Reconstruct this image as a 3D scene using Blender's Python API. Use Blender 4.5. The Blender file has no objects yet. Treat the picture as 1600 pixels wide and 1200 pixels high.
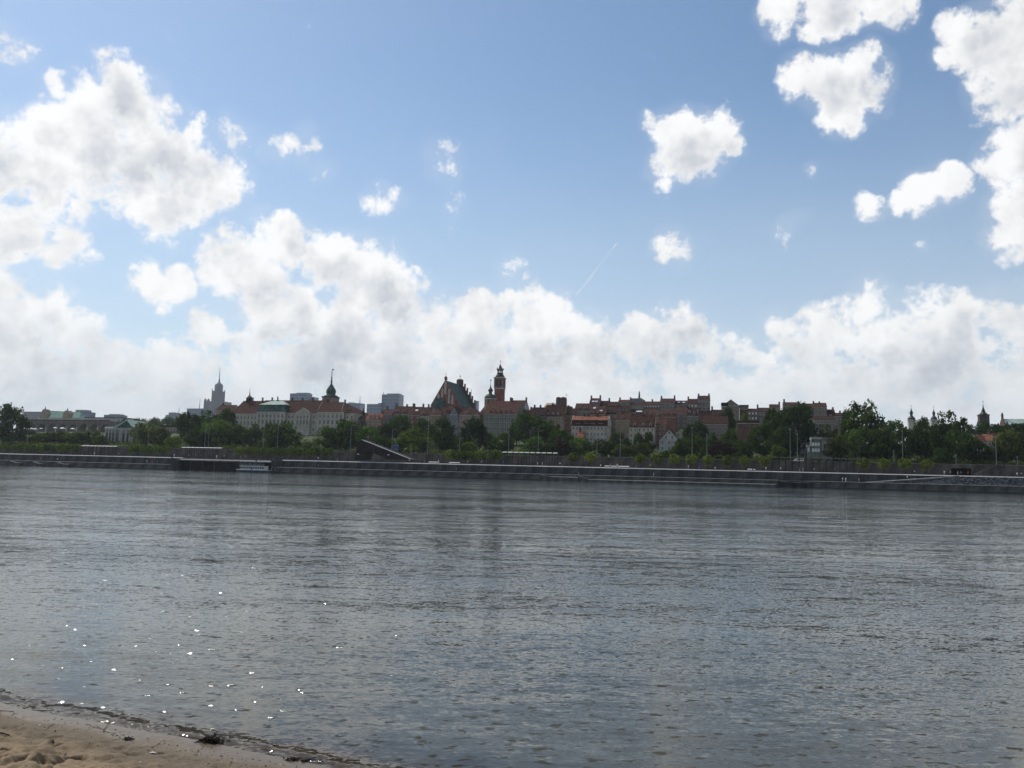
import bpy, bmesh, math, random
import numpy as np
from mathutils import Vector, Matrix, Euler

random.seed(7)
SC = bpy.context.scene
COL = SC.collection

# ---------------------------------------------------------------- camera
FPX, CAM_Z = 1290.0, 3.5                     # focal length in photo pixels (1600 wide), eye height above the river
PITCH = math.atan(136.6 / FPX)
ROLL = math.radians(1.45)
cam_data = bpy.data.cameras.new('camera')
cam_data.sensor_width = 36.0
cam_data.lens = FPX / 1600.0 * 36.0
cam_data.clip_start = 0.1
cam_data.clip_end = 30000.0
cam = bpy.data.objects.new('camera', cam_data)
COL.objects.link(cam)
CAMR = Matrix.Rotation(math.pi / 2 + PITCH, 3, 'X') @ Matrix.Rotation(ROLL, 3, 'Z')
cam.matrix_world = Matrix.Translation((0, 0, CAM_Z)) @ CAMR.to_4x4()
SC.camera = cam


def ray(px, py):
    return CAMR @ Vector(((px - 800) / FPX, (600 - py) / FPX, -1.0))


# ---------------------------------------------------------------- render and view
SC.view_settings.view_transform = 'Standard'
SC.view_settings.look = 'None'
SC.view_settings.gamma = 1.0
SC.view_settings.exposure = 0.0
SC.render.engine = 'CYCLES'
SC.cycles.use_denoising = True
SC.cycles.max_bounces = 5
SC.cycles.diffuse_bounces = 2
SC.cycles.glossy_bounces = 2
SC.cycles.transmission_bounces = 3
SC.cycles.transparent_max_bounces = 6
SC.cycles.volume_bounces = 0
SC.cycles.use_adaptive_sampling = True
SC.cycles.adaptive_threshold = 0.02
SC.cycles.adaptive_min_samples = 12
SC.cycles.sample_clamp_indirect = 6.0
SC.cycles.caustics_reflective = False
SC.cycles.caustics_refractive = False

# ---------------------------------------------------------------- sun and sky
SUN_EL, SUN_AZ = math.radians(50), math.radians(-45)      # azimuth from the view axis (+Y), positive to the right
SUND = Vector((math.sin(SUN_AZ) * math.cos(SUN_EL), math.cos(SUN_AZ) * math.cos(SUN_EL), math.sin(SUN_EL)))
sun_data = bpy.data.lights.new('sun', 'SUN')
sun_data.energy = 3.2
sun_data.angle = math.radians(0.55)
sun_data.color = (1.0, 0.95, 0.87)
sun = bpy.data.objects.new('sun', sun_data)
COL.objects.link(sun)
sun.rotation_euler = (-SUND).to_track_quat('-Z', 'Y').to_euler()
sun.location = (-300, 300, 600)

world = bpy.data.worlds.new('World')
SC.world = world
world.use_nodes = True
WT = world.node_tree
WT.nodes.clear()


class NT:
    """small helper to wire shader nodes"""
    def __init__(s, tree):
        s.t = tree

    def n(s, typ, **kw):
        nd = s.t.nodes.new(typ)
        for k, v in kw.items():
            setattr(nd, k, v)
        return nd

    def l(s, a, b):
        s.t.links.new(a, b)

    def setin(s, sock, v):
        if isinstance(v, bpy.types.NodeSocket):
            s.l(v, sock)
        else:
            sock.default_value = v

    def m(s, op, a, b=None, c=None, clamp=False):
        nd = s.n('ShaderNodeMath', operation=op)
        nd.use_clamp = clamp
        s.setin(nd.inputs[0], a)
        if b is not None:
            s.setin(nd.inputs[1], b)
        if c is not None:
            s.setin(nd.inputs[2], c)
        return nd.outputs[0]

    def v(s, op, a, b=None, c=None, scale=None):
        nd = s.n('ShaderNodeVectorMath', operation=op)
        s.setin(nd.inputs[0], a)
        if b is not None:
            s.setin(nd.inputs[1], b)
        if c is not None:
            s.setin(nd.inputs[2], c)
        if scale is not None:
            s.setin(nd.inputs['Scale'], scale)
        return nd.outputs['Value'] if op in ('DISTANCE', 'LENGTH', 'DOT_PRODUCT') else nd.outputs['Vector']

    def smooth(s, x, a, b, lo=0.0, hi=1.0):
        nd = s.n('ShaderNodeMapRange', interpolation_type='SMOOTHSTEP')
        s.setin(nd.inputs[0], x)
        for i, q in enumerate((a, b, lo, hi)):
            s.setin(nd.inputs[1 + i], q)
        return nd.outputs[0]

    def noise(s, vec, scale, detail=4.0, rough=0.5, distort=0.0):
        nd = s.n('ShaderNodeTexNoise')
        if vec is not None:
            s.l(vec, nd.inputs['Vector'])
        nd.inputs['Scale'].default_value = scale
        nd.inputs['Detail'].default_value = detail
        nd.inputs['Roughness'].default_value = rough
        nd.inputs['Distortion'].default_value = distort
        return nd

    def mix(s, f, a, b, blend='MIX'):
        nd = s.n('ShaderNodeMix', data_type='RGBA', blend_type=blend)
        s.setin(nd.inputs[0], f)
        s.setin(nd.inputs[6], a)
        s.setin(nd.inputs[7], b)
        return nd.outputs[2]


# clouds: (x, y, radius, weight), surveyed as directions in the sky
CLOUDS = [
    # tall cloud, upper left
    (176, 122, 46, 1), (205, 175, 66, 1), (130, 196, 72, 1), (70, 196, 50, .9), (232, 236, 88, 1.05), (292, 276, 84, 1), (248, 318, 62, 1),
    (332, 296, 52, .95), (70, 268, 74, .9), (-10, 240, 70, .9), (140, 276, 70, .95), (66, 132, 24, .75), (20, 280, 60, .85),
    # next below, left edge
    (30, 368, 60, .95), (105, 386, 44, .85), (-20, 350, 60, .95), (140, 402, 22, .6),
    # bank lower left
    (-10, 480, 90, 1.1), (70, 492, 62, 1), (118, 530, 62, 1), (180, 560, 56, .95), (236, 548, 40, .9), (275, 580, 46, .85), (50, 570, 90, 1),
    # small ones
    (238, 440, 34, .8), (280, 440, 32, .8), (318, 512, 34, .7), (364, 216, 28, .5), (396, 336, 20, .42), (290, 172, 20, .45), (320, 195, 16, .35),
    (470, 232, 28, .5), (500, 262, 24, .45), (436, 238, 24, .4), (684, 256, 26, .3), (698, 272, 18, .24), (598, 304, 20, .3), (696, 316, 22, .16),
    (8, 66, 34, .5), (790, 414, 18, .2),
    # middle bank
    (358, 386, 42, 1), (346, 426, 36, .95), (446, 384, 48, .95), (396, 440, 62, 1), (440, 498, 74, 1), (520, 424, 62, 1), (584, 440, 68, 1),
    (640, 470, 60, 1), (540, 520, 90, 1.1), (676, 500, 62, .95), (742, 478, 44, .85), (818, 480, 46, .9), (872, 492, 40, .85), (840, 540, 70, .95),
    (752, 540, 80, 1), (640, 570, 80, 1), (470, 575, 70, .95), (930, 556, 60, .85), (380, 560, 50, .7),
    # right of the middle
    (1062, 522, 50, 1), (1012, 540, 50, .95), (1112, 538, 44, .9), (1180, 560, 50, .85), (1236, 524, 52, .85), (1300, 540, 66, .9),
    (1344, 482, 40, .6), (1390, 530, 66, .9), (1482, 512, 62, .95), (1560, 512, 66, .95), (1440, 570, 90, .95), (1640, 500, 80, 1),
    # puffs on the right
    (1060, 224, 48, 1.1), (1104, 226, 48, 1.1), (1046, 256, 40, 1.0), (1084, 246, 46, 1.1), (1136, 228, 24, 1.0), (1050, 282, 20, .9), (1018, 198, 16, .6),
    (1300, 126, 48, 1.1), (1256, 114, 38, 1.0), (1352, 122, 48, 1.1), (1330, 154, 46, 1.1), (1384, 148, 33, 1.0), (1372, 98, 22, .9),
    (1310, 10, 56, 1), (1240, 6, 41, .85), (1384, 8, 43, .95), (1286, 42, 28, .8), (1350, -60, 74, 1),
    (1560, 50, 78, 1.05), (1620, 20, 90, 1.1), (1504, 40, 44, .9), (1592, 140, 66, 1), (1552, 130, 36, .85), (1602, 232, 62, 1), (1560, 248, 40, .85),
    (1620, 310, 70, 1), (1592, 372, 44, .95), (1476, 96, 20, .5),
    (1432, 304, 37, .9), (1476, 284, 35, .95), (1396, 322, 24, .65), (1354, 328, 26, .65),
    (1048, 390, 20, .34), (1070, 400, 17, .36), (1234, 362, 19, .4), (1264, 260, 15, .3), (1444, 390, 11, .3),
]


def build_sky():
    N = NT(WT)
    d = N.n('ShaderNodeTexCoord').outputs['Generated']
    sky = N.n('ShaderNodeTexSky', sky_type='NISHITA')
    sky.sun_disc = False
    sky.sun_elevation = SUN_EL
    sky.sun_rotation = SUN_AZ
    sky.altitude = 100.0
    sky.air_density = 1.0
    sky.dust_density = 0.5
    sky.ozone_density = 1.0
    # warped lookup direction so that no cloud keeps a round outline
    w1 = N.noise(d, 9.0, 2.0, 0.5)
    w2 = N.noise(d, 34.0, 2.0, 0.55)
    o1 = N.v('MULTIPLY_ADD', w1.outputs['Color'], (0.055,) * 3, (-0.0275,) * 3)
    o2 = N.v('MULTIPLY_ADD', w2.outputs['Color'], (0.022,) * 3, (-0.011,) * 3)
    dw = N.v('NORMALIZE', N.v('ADD', N.v('ADD', d, o1), o2))
    # each cloud lobe is w * (1 - (angle / R)^2); three lobes share one vector lane each
    rows = []
    for x, y, r, w in CLOUDS:
        c = ray(x, y).normalized()
        R = ((c - ray(x + r, y).normalized()).length + (c - ray(x, y + r).normalized()).length) / 2 * 1.12
        k = 2 * w / (R * R)
        rows.append((c.x * k, c.y * k, c.z * k, w - k))
    while len(rows) % 3:
        rows.append(rows[-1])

    def lobes(vec, sel):
        sw = N.n('ShaderNodeSeparateXYZ')
        N.l(vec, sw.inputs[0])
        lanes = []
        for k in range(3):
            cb = N.n('ShaderNodeCombineXYZ')
            for q in range(3):
                N.l(sw.outputs[k], cb.inputs[q])
            lanes.append(cb.outputs[0])
        vacc = None
        for i in range(0, len(sel), 3):
            A = [tuple(sel[i + q][k] for q in range(3)) for k in range(4)]
            t = N.v('MULTIPLY_ADD', lanes[0], A[0], A[3])
            t = N.v('MULTIPLY_ADD', lanes[1], A[1], t)
            t = N.v('MULTIPLY_ADD', lanes[2], A[2], t)
            vacc = t if vacc is None else N.v('MAXIMUM', vacc, t)
        sv = N.n('ShaderNodeSeparateXYZ')
        N.l(vacc, sv.inputs[0])
        return N.m('MAXIMUM', N.m('MAXIMUM', sv.outputs[0], sv.outputs[1]), sv.outputs[2])

    acc = lobes(dw, rows)
    big = [r for r, c in zip(rows, CLOUDS) if c[2] >= 42]
    while len(big) % 3:
        big.append(big[-1])
    toward = lobes(N.v('NORMALIZE', N.v('ADD', dw, tuple(SUND * 0.028))), big)      # cloud lying between here and the sun
    # the low bank along the horizon, all the way round
    sep = N.n('ShaderNodeSeparateXYZ')
    N.l(dw, sep.inputs[0])
    el = sep.outputs['Z']
    band = N.m('MAXIMUM', N.smooth(el, 0.105, 0.19, 0.85, -0.6), N.smooth(el, 0.04, 0.12, 1.5, -0.6))
    acc = N.m('SMOOTH_MAX', acc, band, 0.25)
    # elsewhere round the horizon and overhead the same broken cumulus goes on
    axis = tuple(ray(800, 600).normalized())
    away = N.smooth(N.v('DOT_PRODUCT', d, axis), 0.74, 0.60)
    n3 = N.noise(d, 2.6, 3.0, 0.55)
    gen = N.m('MULTIPLY_ADD', n3.outputs[0], 3.2, -1.75)
    gen = N.m('ADD', N.m('MULTIPLY', gen, away), N.m('MULTIPLY_ADD', away, 1.5, -1.5))
    acc = N.m('MAXIMUM', acc, gen)
    # billows
    f1 = N.noise(d, 30.0, 6.0, 0.64)
    g1 = N.noise(d, 14.0, 4.0, 0.58)
    g2 = N.noise(N.v('ADD', d, tuple(SUND * 0.026)), 14.0, 4.0, 0.58)
    e1 = N.m('SUBTRACT', f1.outputs[0], 0.5)
    eg = N.m('MULTIPLY_ADD', g1.outputs[0], 1.5, -0.75)
    D = N.m('ADD', N.m('MULTIPLY_ADD', e1, 3.0, acc), eg)
    alpha = N.m('MAXIMUM', N.smooth(D, 0.02, 0.72), N.smooth(N.m('ADD', acc, eg), -0.45, 0.6, 0.0, 0.12))
    relief = N.m('SUBTRACT', g1.outputs[0], g2.outputs[0])
    fine = N.m('MULTIPLY', e1, 0.16)
    thick = N.smooth(D, 0.30, 1.10)
    block = N.m('MULTIPLY_ADD', g2.outputs[0], 1.4, N.m('SUBTRACT', toward, 0.7))
    grey = N.m('MULTIPLY', thick, N.smooth(block, 0.30, 1.35))
    lit = N.m('ADD', N.m('MULTIPLY_ADD', relief, 0.62, 0.97), N.m('MULTIPLY_ADD', grey, -0.32, fine))
    litc = N.m('MINIMUM', N.m('MAXIMUM', lit, 0.45), 1.02)
    tint = N.mix(N.smooth(litc, 0.5, 0.95), (0.90, 0.96, 1.06, 1), (1.0, 1.0, 1.0, 1))
    ccol = N.mix(1.0, tint, litc, 'MULTIPLY')
    # distant cloud sinks into the haze of the horizon
    hz = N.smooth(el, 0.02, 0.20, 0.62, 0.0)
    ccol = N.mix(hz, ccol, (0.565, 0.635, 0.705, 1))
    STR = 0.115
    skyc = N.v('MULTIPLY', sky.outputs[0], (STR * 0.97, STR * 1.05, STR * 1.06))
    skyc = N.mix(N.smooth(el, 0.06, 0.46, 0.62, 0.0), skyc, (0.60, 0.69, 0.79, 1))      # summer haze low in the air
    out = N.mix(N.m('MULTIPLY', alpha, 0.97), skyc, ccol)
    # short contrail
    a, b = ray(964, 380).normalized(), ray(902, 459).normalized()
    ab = b - a
    pa = N.v('SUBTRACT', N.v('ADD', d, N.v('SCALE', o2, scale=0.14)), tuple(a))
    h = N.m('DIVIDE', N.v('DOT_PRODUCT', pa, tuple(ab)), ab.length_squared, clamp=True)
    ln = N.v('LENGTH', N.v('SUBTRACT', pa, N.v('SCALE', tuple(ab), scale=h)))
    tr = N.m('MULTIPLY', N.m('MULTIPLY', N.smooth(ln, 0.0002, N.m('MULTIPLY_ADD', h, 0.0013, 0.0012), 1.0, 0.0), N.smooth(h, 0.0, 1.0, 0.95, 0.5)), N.smooth(f1.outputs[0], 0.36, 0.62, 0.12, 0.62))
    out = N.mix(tr, out, (0.85, 0.9, 0.97, 1))
    bg = N.n('ShaderNodeBackground')
    N.l(out, bg.inputs['Color'])
    bg.inputs['Strength'].default_value = 1.0
    wo = N.n('ShaderNodeOutputWorld')
    N.l(bg.outputs[0], wo.inputs['Surface'])


build_sky()
world.cycles.sampling_method = 'MANUAL'
world.cycles.sample_map_resolution = 256

# ---------------------------------------------------------------- materials
def hexc(r, g, b):
    f = lambda c: (c / 255 / 12.92) if c <= 10 else ((c / 255 + 0.055) / 1.055) ** 2.4
    return (f(r), f(g), f(b), 1.0)


MATS = {}


def mat(name, col, var=0.18, scale=0.6, rough=0.85, spec=0.3, detail=4, col2=None, bump=0.0, bscale=4.0, stretch=(1, 1, 1), rnd=0.0, metal=0.0):
    """weathered surface: colour broken up by two sizes of noise in object space, optional per-object shade and bump"""
    m = bpy.data.materials.new(name)
    m.use_nodes = True
    T = m.node_tree
    T.nodes.clear()
    N = NT(T)
    tc = N.n('ShaderNodeTexCoord').outputs['Object']
    vec = N.v('MULTIPLY', tc, stretch)
    a = N.noise(vec, scale, detail, 0.6)
    c = col if len(col) == 4 else tuple(col) + (1,)
    c2 = col2 or tuple(x * (1 - 2.2 * var) for x in c[:3]) + (1,)
    c1 = tuple(min(1, x * (1 + var)) for x in c[:3]) + (1,)
    cc = N.mix(N.smooth(a.outputs[0], 0.32, 0.70), c1, c2)
    if rnd:
        oi = N.n('ShaderNodeObjectInfo').outputs['Random']
        k = N.m('MULTIPLY_ADD', oi, rnd * 2, 1 - rnd)
        cc = N.v('SCALE', cc, scale=k)
    p = N.n('ShaderNodeBsdfPrincipled')
    N.l(cc, p.inputs['Base Color'])
    p.inputs['Roughness'].default_value = rough
    p.inputs['Specular IOR Level'].default_value = spec
    p.inputs['Metallic'].default_value = metal
    if bump:
        b = N.n('ShaderNodeBump')
        b.inputs['Strength'].default_value = bump
        nb = N.noise(vec, bscale, 4, 0.6)
        N.l(nb.outputs[0], b.inputs['Height'])
        N.l(b.outputs[0], p.inputs['Normal'])
    o = N.n('ShaderNodeOutputMaterial')
    N.l(p.outputs[0], o.inputs['Surface'])
    MATS[name] = m
    return m


def roof_mat(name, col, rnd=0.12):
    """clay tile: courses of tile as fine relief with weathered patches"""
    m = mat(name, col, var=0.25, scale=0.7, rough=0.9, spec=0.08, rnd=rnd, detail=6)
    N = NT(m.node_tree)
    p = [n for n in m.node_tree.nodes if n.type == 'BSDF_PRINCIPLED'][0]
    tc = N.n('ShaderNodeTexCoord').outputs['Object']
    w = N.n('ShaderNodeTexWave', wave_type='BANDS', bands_direction='Z')
    w.inputs['Scale'].default_value = 1.3
    w.inputs['Distortion'].default_value = 0.6
    N.l(tc, w.inputs['Vector'])
    b = N.n('ShaderNodeBump')
    b.inputs['Strength'].default_value = 0.5
    b.inputs['Distance'].default_value = 0.15
    N.l(w.outputs['Fac'], b.inputs['Height'])
    N.l(b.outputs[0], p.inputs['Normal'])
    return m


def glass_mat(name, col, rough=0.12):
    m = mat(name, col, var=0.25, scale=0.25, rough=rough, spec=0.45)
    return m


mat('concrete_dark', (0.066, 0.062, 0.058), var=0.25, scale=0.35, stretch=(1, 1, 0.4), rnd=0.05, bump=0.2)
mat('concrete_mid', (0.16, 0.158, 0.15), var=0.2, scale=0.4, rnd=0.1)
mat('concrete_low', (0.098, 0.094, 0.083), var=0.22, scale=0.4, stretch=(1, 1, 0.5), rnd=0.1, bump=0.2)
mat('coping', (0.48, 0.46, 0.43), var=0.12, scale=0.8, rnd=0.12)
mat('wet_band', (0.028, 0.030, 0.026), var=0.2, scale=0.6, rough=0.4)
mat('retaining', (0.085, 0.073, 0.062), var=0.28, scale=0.25, stretch=(1, 1, 0.5), rnd=0.14)
mat('paving', (0.36, 0.34, 0.31), var=0.1, scale=0.8)
mat('asphalt', (0.055, 0.055, 0.057), var=0.15, scale=1.2)
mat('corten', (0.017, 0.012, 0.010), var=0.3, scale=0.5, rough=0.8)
mat('dark_steel', (0.035, 0.035, 0.038), var=0.15, rough=0.5)
mat('light_steel', (0.20, 0.205, 0.21), var=0.1, rough=0.5)
mat('white_paint', (0.74, 0.74, 0.72), var=0.06, rough=0.55)
mat('slat_white', (0.55, 0.53, 0.49), var=0.1, rough=0.7)
mat('rubble', (0.075, 0.078, 0.085), var=0.35, scale=1.2, rough=0.9)
mat('grass', (0.055, 0.075, 0.028), var=0.35, scale=0.08, rough=0.95, col2=(0.035, 0.05, 0.02, 1))
for nm, c in dict(cream=(0.44, 0.385, 0.285), stone=(0.42, 0.375, 0.305), greywall=(0.26, 0.255, 0.245), ochre=(0.26, 0.19, 0.12), pinkwall=(0.30, 0.20, 0.165),
                  brownwall=(0.165, 0.125, 0.105), slatewall=(0.17, 0.18, 0.205), whitewall=(0.40, 0.395, 0.36), greenwall=(0.165, 0.165, 0.128),
                  redwall=(0.185, 0.085, 0.060), palewall=(0.45, 0.405, 0.33)).items():
    mat(nm, c, var=0.14, scale=0.35, stretch=(1, 1, 0.5), rnd=0.08)
mat('brick', (0.235, 0.095, 0.065), var=0.25, scale=0.5, rnd=0.05, bump=0.15, bscale=6)
mat('darkbrick', (0.115, 0.065, 0.052), var=0.25, scale=0.5)
roof_mat('tile', (0.088, 0.040, 0.030))
roof_mat('tile_dark', (0.058, 0.028, 0.021))
roof_mat('tile_pink', (0.25, 0.108, 0.066))  # bright copy of the tile, sunlight on the slopes put into its colour
mat('copper_pale', (0.37, 0.46, 0.39), var=0.12, scale=0.4)
mat('copper_dark', (0.065, 0.105, 0.090), var=0.25, scale=0.4)
mat('copper_green', (0.12, 0.24, 0.18), var=0.2, scale=0.3)
mat('lead_dark', (0.028, 0.032, 0.032), var=0.25, rough=0.55)
mat('trim', (0.52, 0.475, 0.40), var=0.1)
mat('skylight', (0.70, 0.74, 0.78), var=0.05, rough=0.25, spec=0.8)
glass_mat('glass', (0.035, 0.040, 0.045))
glass_mat('glass_tower', (0.075, 0.125, 0.20), 0.2)
mat('tower_stone', (0.17, 0.17, 0.175), var=0.12, scale=0.04, stretch=(1, 1, 0.15))
mat('tower_grey', (0.16, 0.19, 0.235), var=0.1, scale=0.05)
mat('blue_sign', (0.035, 0.055, 0.24), var=0.05, rough=0.5)
mat('hull_green', (0.03, 0.055, 0.048), var=0.15, rough=0.4)
mat('boat_white', (0.54, 0.56, 0.56), var=0.06, rough=0.4)
mat('awning_tan', (0.42, 0.30, 0.17), var=0.08)
mat('skin', (0.42, 0.27, 0.20), var=0.05)
mat('hair', (0.03, 0.022, 0.018), var=0.1)


# ---------------------------------------------------------------- mesh helpers
class MB:
    """collects polygons with material slots; build() links them as one mesh object"""
    def __init__(s):
        s.v, s.f, s.mi, s.ms, s.sm = [], [], [], [], []

    def slot(s, m):
        if m not in s.ms:
            s.ms.append(m)
        return s.ms.index(m)

    def add(s, vs, fs, m, smooth=False):
        o, k = len(s.v), s.slot(m)
        s.v += [tuple(q) for q in vs]
        for f in fs:
            s.f.append([i + o for i in f])
            s.mi.append(k)
            s.sm.append(smooth)
        return s

    def box(s, x0, x1, y0, y1, z0, z1, m):
        return s.add([(x0, y0, z0), (x1, y0, z0), (x1, y1, z0), (x0, y1, z0), (x0, y0, z1), (x1, y0, z1), (x1, y1, z1), (x0, y1, z1)],
                     [(0, 3, 2, 1), (4, 5, 6, 7), (0, 1, 5, 4), (1, 2, 6, 5), (2, 3, 7, 6), (3, 0, 4, 7)], m)

    def taper(s, x0, x1, y0, y1, z0, a0, a1, b0, b1, z1, m):
        return s.add([(x0, y0, z0), (x1, y0, z0), (x1, y1, z0), (x0, y1, z0), (a0, b0, z1), (a1, b0, z1), (a1, b1, z1), (a0, b1, z1)],
                     [(0, 3, 2, 1), (4, 5, 6, 7), (0, 1, 5, 4), (1, 2, 6, 5), (2, 3, 7, 6), (3, 0, 4, 7)], m)

    def prism(s, pts, a, b, axis, m):
        """polygon pts (2D) extruded between a and b along axis 'x' or 'y'"""
        n = len(pts)
        mk = (lambda p, t: (t, p[0], p[1])) if axis == 'x' else (lambda p, t: (p[0], t, p[1]))
        vs = [mk(p, a) for p in pts] + [mk(p, b) for p in pts]
        fs = [tuple(range(n)), tuple(range(2 * n - 1, n - 1, -1))] + [(i, n + i, n + (i + 1) % n, (i + 1) % n) for i in range(n)]
        return s.add(vs, fs, m)

    def lathe(s, prof, n, m, cx=0, cy=0, rot=0.0, smooth=False):
        """prof: list of (radius, z)"""
        vs, fs = [], []
        for r, z in prof:
            for k in range(n):
                a = rot + 2 * math.pi * k / n
                vs.append((cx + r * math.cos(a), cy + r * math.sin(a), z))
        for i in range(len(prof) - 1):
            for k in range(n):
                fs.append((i * n + k, i * n + (k + 1) % n, (i + 1) * n + (k + 1) % n, (i + 1) * n + k))
        fs.append(tuple(range(n - 1, -1, -1)))
        fs.append(tuple((len(prof) - 1) * n + k for k in range(n)))
        return s.add(vs, fs, m, smooth)

    def bar(s, p, q, r, m, n=5, r2=None):
        p, q = Vector(p), Vector(q)
        d = (q - p).normalized()
        a = d.orthogonal().normalized()
        b = d.cross(a)
        vs = []
        for c, rr in ((p, r), (q, r if r2 is None else r2)):
            for k in range(n):
                t = 2 * math.pi * k / n
                vs.append(c + a * (rr * math.cos(t)) + b * (rr * math.sin(t)))
        fs = [(k, (k + 1) % n, n + (k + 1) % n, n + k) for k in range(n)] + [tuple(range(n - 1, -1, -1)), tuple(range(n, 2 * n))]
        return s.add(vs, fs, m)

    def mesh(s, name):
        me = bpy.data.meshes.new(name)
        me.from_pydata(s.v, [], s.f)
        for m in s.ms:
            me.materials.append(MATS[m] if isinstance(m, str) else m)
        me.polygons.foreach_set('material_index', s.mi)
        me.polygons.foreach_set('use_smooth', s.sm)
        bm = bmesh.new()
        bm.from_mesh(me)
        bmesh.ops.recalc_face_normals(bm, faces=bm.faces)
        bm.to_mesh(me)
        bm.free()
        me.update()
        return me

    def build(s, name, parent=None, loc=(0, 0, 0), rz=0.0):
        return inst(name, s.mesh(name), parent, loc, rz)


def inst(name, me, parent=None, loc=(0, 0, 0), rz=0.0, scale=None):
    o = bpy.data.objects.new(name, me)
    COL.objects.link(o)
    o.location = loc
    o.rotation_euler = (0, 0, rz)
    if scale:
        o.scale = scale
    if parent:
        o.parent = parent
    return o


def tag(o, label, cat, group=None):
    o['label'] = label
    o['category'] = cat
    if group:
        o['group'] = group
    return o


def thing(name, label, cat, loc=(0, 0, 0), rz=0.0, group=None):
    return tag(inst(name, None, None, loc, rz), label, cat, group)


def struct(o, kind='structure'):
    o['kind'] = kind
    return o


# ---------------------------------------------------------------- survey: the far quay runs along U, inland is N
QO = Vector((0.0, 356.0, 0.0))
TH = math.atan2(-0.273, 0.962)
U = Vector((math.cos(TH), math.sin(TH), 0))
NN = Vector((-math.sin(TH), math.cos(TH), 0))
Z_LOW, Z_UP, Z_ROAD = 2.8, 6.3, 10.4


def W(u, v, z=0.0):
    return QO + U * u + NN * v + Vector((0, 0, z))


def site(px, py, v):
    """(u, z, world point) of what stands at photo position px, py on the line v metres inland of the quay"""
    d = ray(px, py)
    t = (v + QO.dot(NN)) / d.dot(NN)
    p = d * t + Vector((0, 0, CAM_Z))
    return (p - QO).dot(U), p.z, p


def sstep(x, a, b):
    t = min(1, max(0, (x - a) / (b - a)))
    return t * t * (3 - 2 * t)


def H(v):
    if v < 34:
        return Z_UP
    if v < 58:
        return Z_ROAD
    return Z_ROAD + 14.0 * sstep(v, 58, 165) + 4.0 * sstep(v, 200, 900) + 5.0 * sstep(v, 900, 2500)


# ---------------------------------------------------------------- river
SHO = Vector((-1.51, 9.84, 0))                       # a point of the near waterline
SHN = Vector((-0.397, -0.918, 0)).normalized()        # from the river towards the beach
SHT = Vector((0.918, -0.397, 0)).normalized()


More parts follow.
